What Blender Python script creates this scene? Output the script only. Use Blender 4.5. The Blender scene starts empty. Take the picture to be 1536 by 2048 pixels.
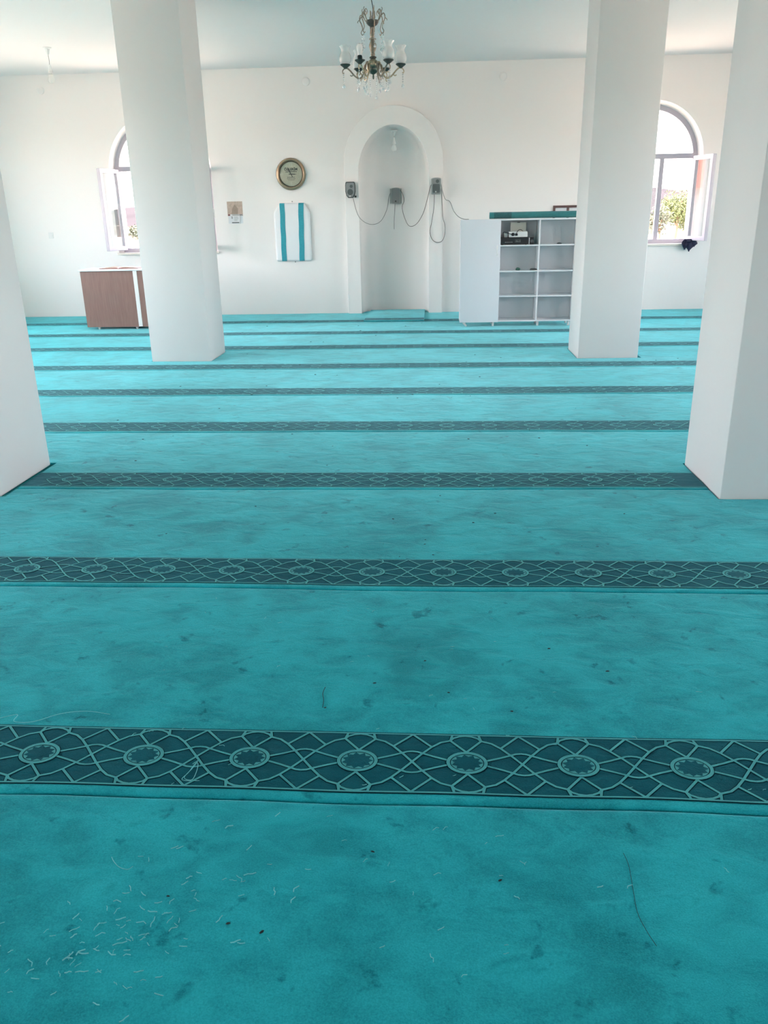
import bpy, bmesh, math, random
from mathutils import Vector, Matrix, geometry
from math import sin, cos, pi, radians, sqrt

C = bpy.context.scene.collection
SC = bpy.context.scene
R = random.Random(7)

# ------------------------------------------------------------------ camera
YAW, PITCH, ROLL, FPX = 0.0665, -0.3517, 0.0195, 1602.1
cam = bpy.data.objects.new('camera', bpy.data.cameras.new('camera'))
C.objects.link(cam)
rot = (Matrix.Rotation(YAW, 3, 'Z') @ Matrix.Rotation(PITCH, 3, 'X') @ Matrix.Rotation(ROLL, 3, 'Y'))
rt, fw, up = rot.col[0], rot.col[1], rot.col[2]
m = Matrix((rt, up, -fw)).transposed().to_4x4()
m.translation = (0, 0, 1.5)
cam.matrix_world = m
cam.data.sensor_fit = 'VERTICAL'
cam.data.sensor_height = 24
cam.data.lens = FPX * 24 / 2048
cam.data.clip_end = 3000
SC.camera = cam

# ------------------------------------------------------------------ world, sun, exposure
SUN_RAY = Vector((0.52, 0.16, -1.0)).normalized()          # direction the sunlight travels
w = bpy.data.worlds.new('world'); SC.world = w; w.use_nodes = True
nt = w.node_tree; nt.nodes.clear()
sky = nt.nodes.new('ShaderNodeTexSky'); sky.sky_type = 'NISHITA'
sky.sun_disc = False
sky.sun_elevation = math.asin(-SUN_RAY.z)
sky.sun_rotation = math.atan2(-SUN_RAY.x, -SUN_RAY.y)
sky.air_density = 1.0; sky.dust_density = 2.5; sky.ozone_density = 1.0; sky.altitude = 900
bg = nt.nodes.new('ShaderNodeBackground'); bg.inputs[1].default_value = 1.0
wo = nt.nodes.new('ShaderNodeOutputWorld')
hs = nt.nodes.new('ShaderNodeHueSaturation'); hs.inputs['Saturation'].default_value = .34      # hazy, washed-out summer sky
nt.links.new(sky.outputs[0], hs.inputs['Color']); tn = nt.nodes.new('ShaderNodeMix'); tn.data_type = 'RGBA'; tn.blend_type = 'MULTIPLY'; tn.inputs[0].default_value = 1
tn.inputs[7].default_value = (1.12, .96, .955, 1)             # faint lavender cast of the camera's daylight balance
nt.links.new(hs.outputs[0], tn.inputs[6]); nt.links.new(tn.outputs[2], bg.inputs[0]); nt.links.new(bg.outputs[0], wo.inputs[0])
sd = bpy.data.lights.new('sun', 'SUN'); sd.energy = 5.5; sd.angle = radians(0.53); sd.color = (1, .90, .84)
so = bpy.data.objects.new('sun', sd); C.objects.link(so)
so.rotation_euler = SUN_RAY.to_track_quat('-Z', 'Y').to_euler()
so.location = (-20, -5, 30)
SC.view_settings.view_transform = 'Standard'
SC.view_settings.look = 'None'
SC.view_settings.gamma = 1
SC.view_settings.use_curve_mapping = False
SC.view_settings.exposure = 2.17
SC.cycles.use_denoising = True
SC.cycles.use_adaptive_sampling = True
SC.cycles.adaptive_threshold = .07
SC.cycles.adaptive_min_samples = 24
SC.cycles.max_bounces = 6
SC.cycles.diffuse_bounces = 5
SC.cycles.glossy_bounces = 3
SC.cycles.transparent_max_bounces = 10
SC.cycles.sample_clamp_indirect = 12
SC.cycles.caustics_reflective = False
SC.cycles.caustics_refractive = False

# ------------------------------------------------------------------ materials
def mat(name, col, rough=.6, metal=0.0, spec=.5, sheen=0.0, sheen_tint=(1, 1, 1), noise=None, bump=None, **kw):
    """noise=(scale, amount, detail) colour variation; bump=(scale, strength, distance)"""
    mt = bpy.data.materials.new(name); mt.use_nodes = True
    n = mt.node_tree; b = n.nodes['Principled BSDF']
    b.inputs['Base Color'].default_value = (*col, 1)
    b.inputs['Roughness'].default_value = rough
    b.inputs['Metallic'].default_value = metal
    b.inputs['Specular IOR Level'].default_value = spec
    if sheen:
        b.inputs['Sheen Weight'].default_value = sheen
        b.inputs['Sheen Tint'].default_value = (*sheen_tint, 1)
        b.inputs['Sheen Roughness'].default_value = .5
    for k, v in kw.items():
        b.inputs[k.replace('_', ' ')].default_value = v
    if noise or bump:
        g = n.nodes.new('ShaderNodeNewGeometry')
    if noise:
        t = n.nodes.new('ShaderNodeTexNoise'); t.inputs['Scale'].default_value = noise[0]
        t.inputs['Detail'].default_value = noise[2] if len(noise) > 2 else 4
        n.links.new(g.outputs['Position'], t.inputs['Vector'])
        mx = n.nodes.new('ShaderNodeMix'); mx.data_type = 'RGBA'
        a = noise[1]
        mx.inputs[6].default_value = (*[c * (1 - a) for c in col], 1)
        mx.inputs[7].default_value = (*[min(1, c * (1 + a)) for c in col], 1)
        n.links.new(t.outputs['Fac'], mx.inputs[0]); n.links.new(mx.outputs[2], b.inputs['Base Color'])
    if bump:
        t = n.nodes.new('ShaderNodeTexNoise'); t.inputs['Scale'].default_value = bump[0]; t.inputs['Detail'].default_value = 1.5
        n.links.new(g.outputs['Position'], t.inputs['Vector'])
        bp = n.nodes.new('ShaderNodeBump'); bp.inputs['Strength'].default_value = bump[1]; bp.inputs['Distance'].default_value = bump[2]
        n.links.new(t.outputs['Fac'], bp.inputs['Height']); n.links.new(bp.outputs[0], b.inputs['Normal'])
    return mt

def carpet_mat(name, lo, hi, sheen, tint, smudge=True):
    mt = bpy.data.materials.new(name); mt.use_nodes = True
    n = mt.node_tree; L = n.links; b = n.nodes['Principled BSDF']
    b.inputs['Roughness'].default_value = .95; b.inputs['Specular IOR Level'].default_value = .1
    b.inputs['Sheen Weight'].default_value = sheen; b.inputs['Sheen Tint'].default_value = (*tint, 1)
    b.inputs['Sheen Roughness'].default_value = .32
    g = n.nodes.new('ShaderNodeNewGeometry')
    def noise(scale, detail, dist=0., vec=None, rough=.55):
        t = n.nodes.new('ShaderNodeTexNoise'); t.inputs['Scale'].default_value = scale
        t.inputs['Detail'].default_value = detail; t.inputs['Distortion'].default_value = dist; t.inputs['Roughness'].default_value = rough
        L.new(vec or g.outputs['Position'], t.inputs['Vector']); return t.outputs['Fac']
    def ramp(src, a, c):
        r = n.nodes.new('ShaderNodeMapRange'); r.inputs[1].default_value = a; r.inputs[2].default_value = c
        r.interpolation_type = 'SMOOTHSTEP'
        L.new(src, r.inputs[0]); return r.outputs[0]
    def mth(op, a, c):
        k = n.nodes.new('ShaderNodeMath'); k.operation = op
        for i, v in enumerate((a, c)):
            if isinstance(v, (int, float)): k.inputs[i].default_value = v
            else: L.new(v, k.inputs[i])
        return k.outputs[0]
    # nap brushed this way and that by feet: broad soft fields, smaller oblique scuffs, fine pile
    mp = n.nodes.new('ShaderNodeMapping'); mp.inputs['Rotation'].default_value = (0, 0, radians(28)); mp.inputs['Scale'].default_value = (1.0, 1.7, 1)
    L.new(g.outputs['Position'], mp.inputs['Vector'])
    broad = noise(2.2, 3, .4)
    mid = noise(6.5, 4, .5, mp.outputs[0], .6)
    fine = noise(260, 1)
    grain = noise(900, 0)
    scuff = ramp(mid, .60, .74)
    spots = ramp(noise(11, 3, .3, None, .62), .62, .74)
    v = mth('ADD', mth('MULTIPLY', broad, .55), mth('MULTIPLY', mid, .45))
    v = mth('ADD', ramp(v, .33, .65), mth('MULTIPLY', mth('SUBTRACT', fine, .5), 1.3))
    v = mth('ADD', v, mth('MULTIPLY', mth('SUBTRACT', grain, .5), .6))
    if smudge:
        v = mth('SUBTRACT', v, mth('MULTIPLY', scuff, .7))
        v = mth('SUBTRACT', v, mth('MULTIPLY', spots, .9))
    mx = n.nodes.new('ShaderNodeMix'); mx.data_type = 'RGBA'; mx.clamp_factor = False
    v = n.nodes.new('ShaderNodeClamp').outputs[0] if False else v
    mr = n.nodes.new('ShaderNodeMapRange'); mr.inputs[1].default_value = -.8; mr.inputs[2].default_value = 1.3
    L.new(v, mr.inputs[0])
    mx.inputs[6].default_value = (*lo, 1); mx.inputs[7].default_value = (*hi, 1)
    L.new(mr.outputs[0], mx.inputs[0]); L.new(mx.outputs[2], b.inputs['Base Color'])
    bp = n.nodes.new('ShaderNodeBump'); bp.inputs['Strength'].default_value = .5; bp.inputs['Distance'].default_value = .004
    h = mth('ADD', mth('MULTIPLY', mid, 3.0), mth('MULTIPLY', fine, .4))
    L.new(h, bp.inputs['Height']); L.new(bp.outputs[0], b.inputs['Normal'])
    return mt

def glass_mat(name, tint=(.95, .97, .96), ior=1.5, rough=.0, solid=0.0, solidcol=(.9, .92, .92)):
    mt = bpy.data.materials.new(name); mt.use_nodes = True
    n = mt.node_tree; n.nodes.clear()
    o = n.nodes.new('ShaderNodeOutputMaterial'); f = n.nodes.new('ShaderNodeFresnel')
    ge = n.nodes.new('ShaderNodeNewGeometry'); mi = n.nodes.new('ShaderNodeMix')      # same reflectance from both faces of a thin pane
    mi.inputs[2].default_value = ior; mi.inputs[3].default_value = 1 / ior
    n.links.new(ge.outputs['Backfacing'], mi.inputs[0]); n.links.new(mi.outputs[0], f.inputs[0])
    t = n.nodes.new('ShaderNodeBsdfTransparent'); t.inputs[0].default_value = (*tint, 1)
    g = n.nodes.new('ShaderNodeBsdfGlossy'); g.inputs['Roughness'].default_value = rough
    base = t.outputs[0]
    if solid:
        d = n.nodes.new('ShaderNodeBsdfDiffuse'); d.inputs[0].default_value = (*solidcol, 1)
        tl = n.nodes.new('ShaderNodeBsdfTranslucent'); tl.inputs[0].default_value = (*solidcol, 1)
        m1 = n.nodes.new('ShaderNodeMixShader'); m1.inputs[0].default_value = .45
        n.links.new(d.outputs[0], m1.inputs[1]); n.links.new(tl.outputs[0], m1.inputs[2])
        m2 = n.nodes.new('ShaderNodeMixShader'); m2.inputs[0].default_value = solid
        n.links.new(t.outputs[0], m2.inputs[1]); n.links.new(m1.outputs[0], m2.inputs[2]); base = m2.outputs[0]
    m = n.nodes.new('ShaderNodeMixShader')
    n.links.new(f.outputs[0], m.inputs[0]); n.links.new(base, m.inputs[1]); n.links.new(g.outputs[0], m.inputs[2])
    n.links.new(m.outputs[0], o.inputs[0])
    return mt

M = {}
M['plaster'] = mat('wall_plaster', (.88, .85, .825), .85, spec=.2, bump=(14, .12, .01))
M['ceiling'] = mat('ceiling_plaster', (.875, .85, .835), .9, spec=.2, bump=(3, .25, .02))
M['pillar'] = mat('pillar_paint', (.76, .745, .73), .6, spec=.35, bump=(9, .10, .01))
M['bounce_teal'] = mat('floor_bounce_teal', (.02, .22, .24), .95, spec=.05)  # floor tinted teal to bounce light as the left-out rear carpets would
M['carpet'] = carpet_mat('teal_pile', (.001, .122, .152), (.024, .475, .535), .56, (.45, .96, 1.0))
M['band'] = carpet_mat('dark_teal_pile', (.001, .048, .070), (.005, .115, .148), .32, (.4, .85, .95), False)
M['trace'] = mat('pale_teal_pile', (.055, .33, .35), .9, spec=.1, sheen=.2, sheen_tint=(.6, 1, 1), noise=(500, .25, 2))
M['line'] = mat('darkest_teal_pile', (.001, .028, .040), .95, spec=.05)
M['fibre'] = mat('pale_fibre', (.16, .55, .58), .8)
M['speck'] = mat('dark_litter', (.01, .03, .03), .9)
M['pvc'] = mat('white_pvc', (.45, .43, .49), .35, spec=.5)
M['marble'] = mat('cream_sill', (.80, .74, .66), .4, noise=(9, .08, 4))
M['glass'] = glass_mat('window_glass')
M['shade'] = glass_mat('frosted_shade', solid=.86, rough=.25, solidcol=(.97, .97, .96))
M['clear'] = glass_mat('clear_bulb', rough=.02, solid=.12)
M['crystal'] = glass_mat('crystal', tint=(.98, .99, 1), ior=1.9, rough=.03, solid=.6, solidcol=(1, 1, 1))
M['bronze'] = mat('aged_bronze', (.36, .29, .23), .38, metal=.7, noise=(60, .45, 4))
M['darkbronze'] = mat('dark_bronze', (.12, .11, .095), .45, metal=.4, noise=(60, .4, 3))
M['gilt'] = mat('gilt_brass', (.52, .42, .29), .35, metal=.75, noise=(80, .5, 3))
M['green'] = mat('green_enamel', (.07, .11, .09), .35, metal=.3, noise=(90, .5, 3))
M['black'] = mat('black_plastic', (.012, .012, .014), .45)
M['cable'] = mat('dark_cable', (.09, .075, .065), .6)
M['cablegrey'] = mat('grey_cable', (.20, .20, .19), .6)
M['white'] = mat('white_plastic', (.80, .80, .78), .4)
M['lami'] = mat('white_gloss_board', (.80, .82, .86), .14, spec=.7)
M['shelf'] = mat('white_shelf_board', (.80, .82, .84), .45)
M['hdf'] = mat('grey_back_board', (.66, .70, .72), .6)
M['walnut'] = None
M['grey'] = mat('grey_speaker', (.22, .23, .23), .5)
M['greydark'] = mat('dark_speaker_trim', (.045, .05, .05), .5)
M['greygrille'] = mat('speaker_grille', (.26, .28, .28), .7, bump=(700, .4, .002))
M['greylight'] = mat('pale_speaker', (.40, .42, .41), .6)
M['cone'] = mat('speaker_cone', (.10, .12, .12), .6)
M['dial'] = mat('clock_dial', (.60, .55, .43), .4, noise=(15, .08, 3))
M['rim'] = mat('clock_rim', (.38, .28, .19), .32, metal=.7)
M['rimdark'] = mat('clock_rim_inner', (.12, .09, .06), .4, metal=.5)
M['ink'] = mat('dark_ink', (.02, .02, .02), .6)
M['chalk'] = mat('pale_numerals', (.70, .68, .58), .5)
M['vinyl'] = mat('white_padding', (.80, .82, .83), .45, bump=(25, .05, .01))
M['tealcloth'] = mat('teal_carpet_strip', (.035, .33, .40), .9, noise=(40, .2, 4), sheen=.2)
M['paper'] = mat('white_paper', (.74, .76, .78), .7)
M['print'] = mat('beige_print', (.52, .40, .33), .7, noise=(28, .35, 3))
M['printdark'] = mat('brown_print', (.36, .28, .22), .7, noise=(28, .3, 3))
M['red'] = mat('dark_red_print', (.18, .05, .06), .7)
M['rollteal'] = mat('rolled_teal_pile', (.03, .20, .21), .95, noise=(50, .2, 3), sheen=.25)
M['rolldark'] = mat('rolled_dark_pile', (.02, .11, .12), .95, noise=(70, .7, 4), sheen=.2)
M['framewood'] = mat('dark_frame_wood', (.10, .045, .04), .5)
M['bookred'] = mat('red_brown_cover', (.24, .10, .08), .5)
M['navy'] = mat('navy_cloth', (.012, .016, .05), .8, noise=(60, .5, 4))
M['sand'] = mat('dry_ground', (.56, .46, .36), .95, spec=.05, noise=(.15, .22, 6))
M['hill'] = mat('far_hill', (.036, .033, .034), 1, spec=0, noise=(.02, .25, 6))
M['leafa'] = mat('leaf_green', (.05, .066, .012), .7, noise=(.8, .45, 3))
M['leafb'] = mat('leaf_olive', (.04, .05, .025), .8, noise=(.8, .4, 3))
M['bark'] = mat('bark', (.12, .08, .05), .9)
M['housewall'] = mat('house_render', (.70, .68, .66), .8)
M['rooftile'] = mat('red_roof_tile', (.40, .10, .05), .7, noise=(4, .25, 4))
M['greywood'] = mat('grey_fence', (.45, .36, .30), .8)
M['greyroof'] = mat('grey_roof', (.30, .29, .33), .7)

def wood_mat():
    mt = bpy.data.materials.new('walnut_board'); mt.use_nodes = True
    n = mt.node_tree; b = n.nodes['Principled BSDF']; b.inputs['Roughness'].default_value = .55
    g = n.nodes.new('ShaderNodeNewGeometry'); mp = n.nodes.new('ShaderNodeMapping'); mp.inputs['Scale'].default_value = (22, 22, 1.3)
    t = n.nodes.new('ShaderNodeTexNoise'); t.inputs['Scale'].default_value = 3; t.inputs['Detail'].default_value = 8; t.inputs['Distortion'].default_value = .6
    mx = n.nodes.new('ShaderNodeMix'); mx.data_type = 'RGBA'
    mx.inputs[6].default_value = (.175, .090, .070, 1); mx.inputs[7].default_value = (.31, .185, .155, 1)
    n.links.new(g.outputs['Position'], mp.inputs[0]); n.links.new(mp.outputs[0], t.inputs['Vector'])
    n.links.new(t.outputs['Fac'], mx.inputs[0]); n.links.new(mx.outputs[2], b.inputs['Base Color'])
    return mt
M['walnut'] = wood_mat()

# ------------------------------------------------------------------ mesh helpers
class MB:
    def __init__(s): s.v = []; s.f = []
    def add(s, vs, fs):
        o = len(s.v); s.v += [tuple(v) for v in vs]; s.f += [tuple(i + o for i in f) for f in fs]; return s
    def box(s, x0, x1, y0, y1, z0, z1, rx=None):
        vs = [(x, y, z) for z in (z0, z1) for y in (y0, y1) for x in (x0, x1)]
        return s.add(vs, [(0, 2, 3, 1), (4, 5, 7, 6), (0, 1, 5, 4), (2, 6, 7, 3), (0, 4, 6, 2), (1, 3, 7, 5)])
    def lathe(s, prof, seg=24, c=(0, 0, 0), axis='z', wave=None, caps=True):
        vs = []
        for i, (r, h) in enumerate(prof):
            for k in range(seg):
                a = 2 * pi * k / seg
                rr = r * (1 + (wave[0] * sin(wave[1] * a) * wave[2](i / (len(prof) - 1)) if wave else 0))
                p = (rr * cos(a), rr * sin(a), h)
                if axis == 'y': p = (p[0], -h, p[1])       # axis pointing to -Y (towards the room)
                if axis == 'x': p = (h, p[0], p[1])
                vs.append((c[0] + p[0], c[1] + p[1], c[2] + p[2]))
        fs = []
        for i in range(len(prof) - 1):
            for k in range(seg):
                a, b = i * seg + k, i * seg + (k + 1) % seg
                fs.append((a, b, b + seg, a + seg))
        if caps and prof[0][0] > 1e-6: fs.append(tuple(range(seg))[::-1])
        if caps and prof[-1][0] > 1e-6: fs.append(tuple(range((len(prof) - 1) * seg, len(prof) * seg)))
        return s.add(vs, fs)
    def tube(s, pts, r, seg=8, smooth=0):
        pts = [Vector(p) for p in pts]
        if smooth: pts = catmull(pts, smooth)
        n = len(pts); rad = r if callable(r) else (lambda t: r)
        vs = []; prev = None
        for i, p in enumerate(pts):
            d = (pts[min(i + 1, n - 1)] - pts[max(i - 1, 0)]).normalized()
            if prev is None:
                u = d.orthogonal().normalized()
            else:
                u = (prev - d * prev.dot(d))
                u = u.normalized() if u.length > 1e-6 else d.orthogonal().normalized()
            prev = u; v = d.cross(u); rr = rad(i / (n - 1))
            for k in range(seg):
                a = 2 * pi * k / seg; vs.append(p + u * (rr * cos(a)) + v * (rr * sin(a)))
        fs = [(i * seg + k, i * seg + (k + 1) % seg, (i + 1) * seg + (k + 1) % seg, (i + 1) * seg + k) for i in range(n - 1) for k in range(seg)]
        fs += [tuple(range(seg))[::-1], tuple(range((n - 1) * seg, n * seg))]
        return s.add(vs, fs)
    def prism(s, loops, y0, y1, taper=None):
        """loops in (x, z): first the outline, then holes; extruded from y0 to y1"""
        flat = [p for l in loops for p in l]
        tri = geometry.tessellate_polygon([[Vector((x, z, 0)) for x, z in l] for l in loops])
        n = len(flat)
        vs = [(x, y0, z) for x, z in flat] + [(x, y1, z) for x, z in flat]
        fs = [t for t in tri] + [tuple(i + n for i in t[::-1]) for t in tri]
        o = 0
        for l in loops:
            k = len(l)
            for i in range(k): fs.append((o + i, o + (i + 1) % k, n + o + (i + 1) % k, n + o + i))
            o += k
        return s.add(vs, fs)
    def obj(s, name, mt, parent=None, smooth=False, bevel=0, loc=None, rot=None, angle=40):
        me = bpy.data.meshes.new(name); me.from_pydata(s.v, [], s.f)
        bm = bmesh.new(); bm.from_mesh(me)
        bmesh.ops.remove_doubles(bm, verts=bm.verts, dist=1e-6)
        bmesh.ops.recalc_face_normals(bm, faces=bm.faces)
        if bevel:
            es = [e for e in bm.edges if len(e.link_faces) == 2 and e.calc_face_angle(0) > radians(50)]
            bmesh.ops.bevel(bm, geom=es, offset=bevel, segments=2, profile=.5, affect='EDGES')
        if smooth:
            for f in bm.faces: f.smooth = True
            for e in bm.edges:
                if len(e.link_faces) == 2 and e.calc_face_angle(0) > radians(angle): e.smooth = False
        bm.to_mesh(me); bm.free()
        me.materials.append(M[mt] if isinstance(mt, str) else mt)
        o = bpy.data.objects.new(name, me); C.objects.link(o)
        if parent: o.parent = parent
        if loc: o.location = loc
        if rot: o.rotation_euler = rot
        return o

def catmull(P, k):
    out = []
    n = len(P)
    for i in range(n - 1):
        a, b, c, d = P[max(i - 1, 0)], P[i], P[i + 1], P[min(i + 2, n - 1)]
        for j in range(k):
            t = j / k
            out.append(.5 * ((2 * b) + (c - a) * t + (2 * a - 5 * b + 4 * c - d) * t * t + (3 * b - a - 3 * c + d) * t ** 3))
    out.append(P[-1]); return out

def tag(o, label=None, cat=None, group=None, kind=None):
    if label: o['label'] = label
    if cat: o['category'] = cat
    if group: o['group'] = group
    if kind: o['kind'] = kind
    return o

def empty(name, loc=(0, 0, 0), rz=0, rot=None, parent=None):
    o = bpy.data.objects.new(name, None); C.objects.link(o); o.location = loc
    o.rotation_euler = rot if rot else (0, 0, rz); o.empty_display_size = .1
    if parent: o.parent = parent
    return o

def arch(cx, half, z0, zs, b, n=28):
    p = [(cx - half, z0)]
    for i in range(n + 1):
        a = pi - pi * i / n
        p.append((cx + half * cos(a), zs + b * sin(a)))
    p.append((cx + half, z0))
    return p

def text_mesh(name, s, size, mt, parent, loc, depth=.0004, bold=0.0):
    cu = bpy.data.curves.new(name, 'FONT'); cu.body = s; cu.size = size; cu.align_x = 'CENTER'; cu.align_y = 'CENTER'; cu.extrude = depth; cu.offset = bold
    t = bpy.data.objects.new('tmp', cu); C.objects.link(t)
    dg = bpy.context.evaluated_depsgraph_get()
    me = bpy.data.meshes.new_from_object(t.evaluated_get(dg)); bpy.data.objects.remove(t); bpy.data.curves.remove(cu)
    me.name = name; me.materials.clear(); me.materials.append(M[mt])
    o = bpy.data.objects.new(name, me); C.objects.link(o); o.parent = parent; o.location = loc; o.rotation_euler = (pi / 2, 0, 0)
    return o

# ------------------------------------------------------------------ room shell
XL, XR, YB, YW, ZC, TH = -7.75, 6.75, -3.0, 13.72, 3.69, .25
MX = -0.655                                     # prayer niche centre
WZ0, WZS, WR = 1.03, 2.27, .835                 # window opening: sill, springing, radius
tag(MB().box(XL - TH, XR + TH, YB - TH, YW + TH + .4, -.15, 0).obj('floor', 'bounce_teal'), kind='structure')
tag(MB().box(XL - TH, XR + TH, YB - TH, YW + TH, ZC, ZC + .2).obj('ceiling', 'ceiling'), kind='structure')
FARW = (-4.41, 3.28)
SIDEW = (3.4, 6.1, 8.7, 11.1)
outer = [(XL - TH, 0), (XL - TH, ZC), (XR + TH, ZC), (XR + TH, 0)]
holes = [arch(x, WR, WZ0, WZS, WR) for x in FARW]
nh = arch(MX, .56, .0, 2.15, .705)
# the niche reaches the floor: cut it out of the outline itself
outline = [(XL - TH, 0), (XL - TH, ZC), (XR + TH, ZC), (XR + TH, 0)] + nh[::-1]
tag(MB().prism([outline] + holes, YW, YW + TH).obj('wall_back', 'plaster'), kind='structure')
def side_wall(name, x0, x1, ctr):
    mb = MB().prism([[(YB, 0), (YB, ZC), (YW, ZC), (YW, 0)]] + [arch(c, WR, WZ0, WZS, WR) for c in ctr], 0, 1)
    mb.v = [(x0 + (x1 - x0) * y, x, z) for x, y, z in mb.v]
    tag(mb.obj(name, 'plaster'), kind='structure')
side_wall('wall_left', XL - TH, XL, SIDEW)
side_wall('wall_right', XR, XR + TH, SIDEW)
REARW_FILL = (-5.2, 3.6)  # unseen windows added to bring more daylight onto the near floor and pillars
mb = MB().prism([[(XL - TH, 0), (XL - TH, ZC), (XR + TH, ZC), (XR + TH, 0)]] + [arch(x, WR, WZ0, WZS, WR) for x in REARW_FILL], YB - TH, YB)
tag(mb.obj('wall_front', 'plaster'), kind='structure')

# pillars
PW = .65
PIL = [(-3.19, 4.29), (1.57, 4.27), (-3.21, 8.98), (1.57, 8.97)]      # lower-left corners
PL = ['near white square pillar cut by the photo left edge', 'near white square pillar cut by the photo right edge',
      'far white square pillar standing in front of the brown cabinet', 'far white square pillar standing in front of the white shelf unit']
for (x, y), lb in zip(PIL, PL):
    ww = PW + (.03 if x < 0 and y > 8 else 0)
    o = MB().box(x, x + ww, y, y + PW + .02, 0, ZC).obj('pillar', 'pillar', bevel=.012, smooth=True)
    tag(o, lb, 'pillar', 'square pillars', 'structure')

# prayer niche
ni = tag(empty('prayer_niche', (MX, YW, 0)), 'tall arched white prayer niche with broad plain raised surround', 'prayer niche', kind='structure')
YF = -.09
o_ = arch(0, .775, 0, 2.345, .775, 40); i_ = arch(0, .555, 0, 2.15, .70, 40)
MB().prism([o_ + i_[::-1]], YF, .0).obj('surround', 'plaster', ni, bevel=.006)
mb = MB(); nz, na = 44, 28
prof = [(0.555, z * 2.15 / 14) for z in range(15)] + [(.555 * cos(t * pi / 2 / 22), 2.15 + .70 * sin(t * pi / 2 / 22)) for t in range(1, 22)] + [(.004, 2.85)]
vs = []
for wd, z in prof:
    d = .50 * (wd / .555) ** .8
    for k in range(na + 1):
        a = pi * k / na
        c_, s_ = cos(a), sin(a)
        e = .72                                               # slightly squared plan
        vs.append((math.copysign(abs(c_) ** e, c_) * wd, d * abs(s_) ** e - .002, z))
n1 = na + 1
fs = [(i * n1 + k, i * n1 + k + 1, (i + 1) * n1 + k + 1, (i + 1) * n1 + k) for i in range(len(prof) - 1) for k in range(na)]
MB().add(vs, fs).obj('niche_shell', 'plaster', ni, smooth=True)

# ------------------------------------------------------------------ windows
def make_window(idx, loc, rz, open_sides=(), vec={}, label=None):
    wn = tag(empty('window_%d' % idx, loc, rz), label, None, None, 'structure')
    # splayed reveal
    a0, a1 = arch(0, .835, WZ0, WZS, .835, 32), arch(0, .785, WZ0 + .0, WZS, .785, 32)
    k = len(a0)
    MB().add([(x, .0, z) for x, z in a0] + [(x, .12, z) for x, z in a1],
             [(i, i + 1, k + i + 1, k + i) for i in range(k - 1)]).obj('reveal', 'plaster', wn, smooth=True)
    MB().box(-.86, .86, -.035, .125, WZ0 - .03, WZ0 + .004).obj('window_sill', 'marble', wn, bevel=.006)
    fo, fi = arch(0, .834, WZ0, WZS, .834, 32), arch(0, .715, WZ0 + .07, WZS, .715, 32)
    MB().prism([fo, fi], .12, .19).obj('frame', 'pvc', wn)
    MB().box(-.716, .716, .12, .19, 2.285, 2.36).obj('transom', 'pvc', wn, bevel=.005)
    for x in (-.25, .25):
        MB().box(x - .035, x + .035, .12, .19, WZ0 + .068, 2.287).obj('mullion', 'pvc', wn, bevel=.005)
    pz = [(x, z) for x, z in arch(0, .717, 2.35, WZS, .717, 32) if z >= 2.35]
    MB().prism([pz], .150, .156).obj('pane', 'glass', wn)
    for j, (x0, x1) in enumerate(((-.717, -.284), (-.216, .216), (.284, .717))):
        if not ((j == 0 and 'L' in open_sides) or (j == 2 and 'R' in open_sides)):
            MB().box(x0, x1, .150, .156, WZ0 + .068, 2.287).obj('pane', 'glass', wn)
    for sname in open_sides:
        sx = -1 if sname == 'L' else 1
        vx, vy = vec[sname]
        ang = math.atan2(vy, vx)
        s = empty('sash', (sx * .735, .105, 0), ang, parent=wn)     # local +x runs from hinge to free edge
        s.name = 'sash'
        # replace the Empty by the sash frame mesh itself
        bpy.data.objects.remove(s)
        z0, z1, wd = 1.075, 2.315, .47
        fr = MB().prism([[(0, z0), (0, z1), (wd, z1), (wd, z0)], [(.065, z0 + .065), (wd - .065, z0 + .065), (wd - .065, z1 - .065), (.065, z1 - .065)]], -.03, .03).obj(
            'sash', 'pvc', wn, bevel=.006, loc=(sx * .735, .085, 0), rot=(0, 0, ang))
        MB().box(.06, wd - .06, -.004, .004, z0 + .06, z1 - .06).obj('sash_pane', 'glass', fr)
        sd_ = sx
        hb = MB().box(wd - .045, wd - .02, *sorted((sd_ * .03, sd_ * .045)), 1.63, 1.70)
        hb.box(wd - .042, wd - .023, *sorted((sd_ * .045, sd_ * .06)), 1.55, 1.68)
        hb.obj('handle', 'white', fr)
        hg = MB()
        for zz in (1.2, 2.2): hg.lathe([(.009, zz - .04), (.009, zz + .04)], 10, (-.004, -sd_ * .034 * 0, 0))
        hg.obj('hinge', 'white', fr, smooth=True)
    # sky portal (sampling aid for the daylight that enters here)
    pd = bpy.data.lights.new('daylight_portal', 'AREA'); pd.shape = 'RECTANGLE'; pd.size = 1.7; pd.size_y = 2.1
    pd.cycles.is_portal = True
    po = bpy.data.objects.new('daylight_portal', pd); C.objects.link(po)
    mw = Matrix.Translation(loc) @ Matrix.Rotation(rz, 4, 'Z')
    po.matrix_world = mw @ Matrix.Translation((0, .3, 2.07)) @ Matrix.Rotation(-pi / 2, 4, 'X')
    return wn
make_window(1, (FARW[0], YW, 0), 0, 'LR', {'L': (-.14, -.45), 'R': (.125, -.44)}, 'arched white window half hidden by the pillar, sash swung open, above brown cabinet')
make_window(2, (FARW[1], YW, 0), 0, 'R', {'R': (.165, -.44)}, 'arched white window with open sash and a green tree outside')
wi = 3
for y in SIDEW:
    make_window(wi, (XL, y, 0), pi / 2); wi += 1
for y in SIDEW:
    make_window(wi, (XR, y, 0), -pi / 2); wi += 1

for x in REARW_FILL:
    make_window(wi, (x, YB, 0), pi); wi += 1

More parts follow.
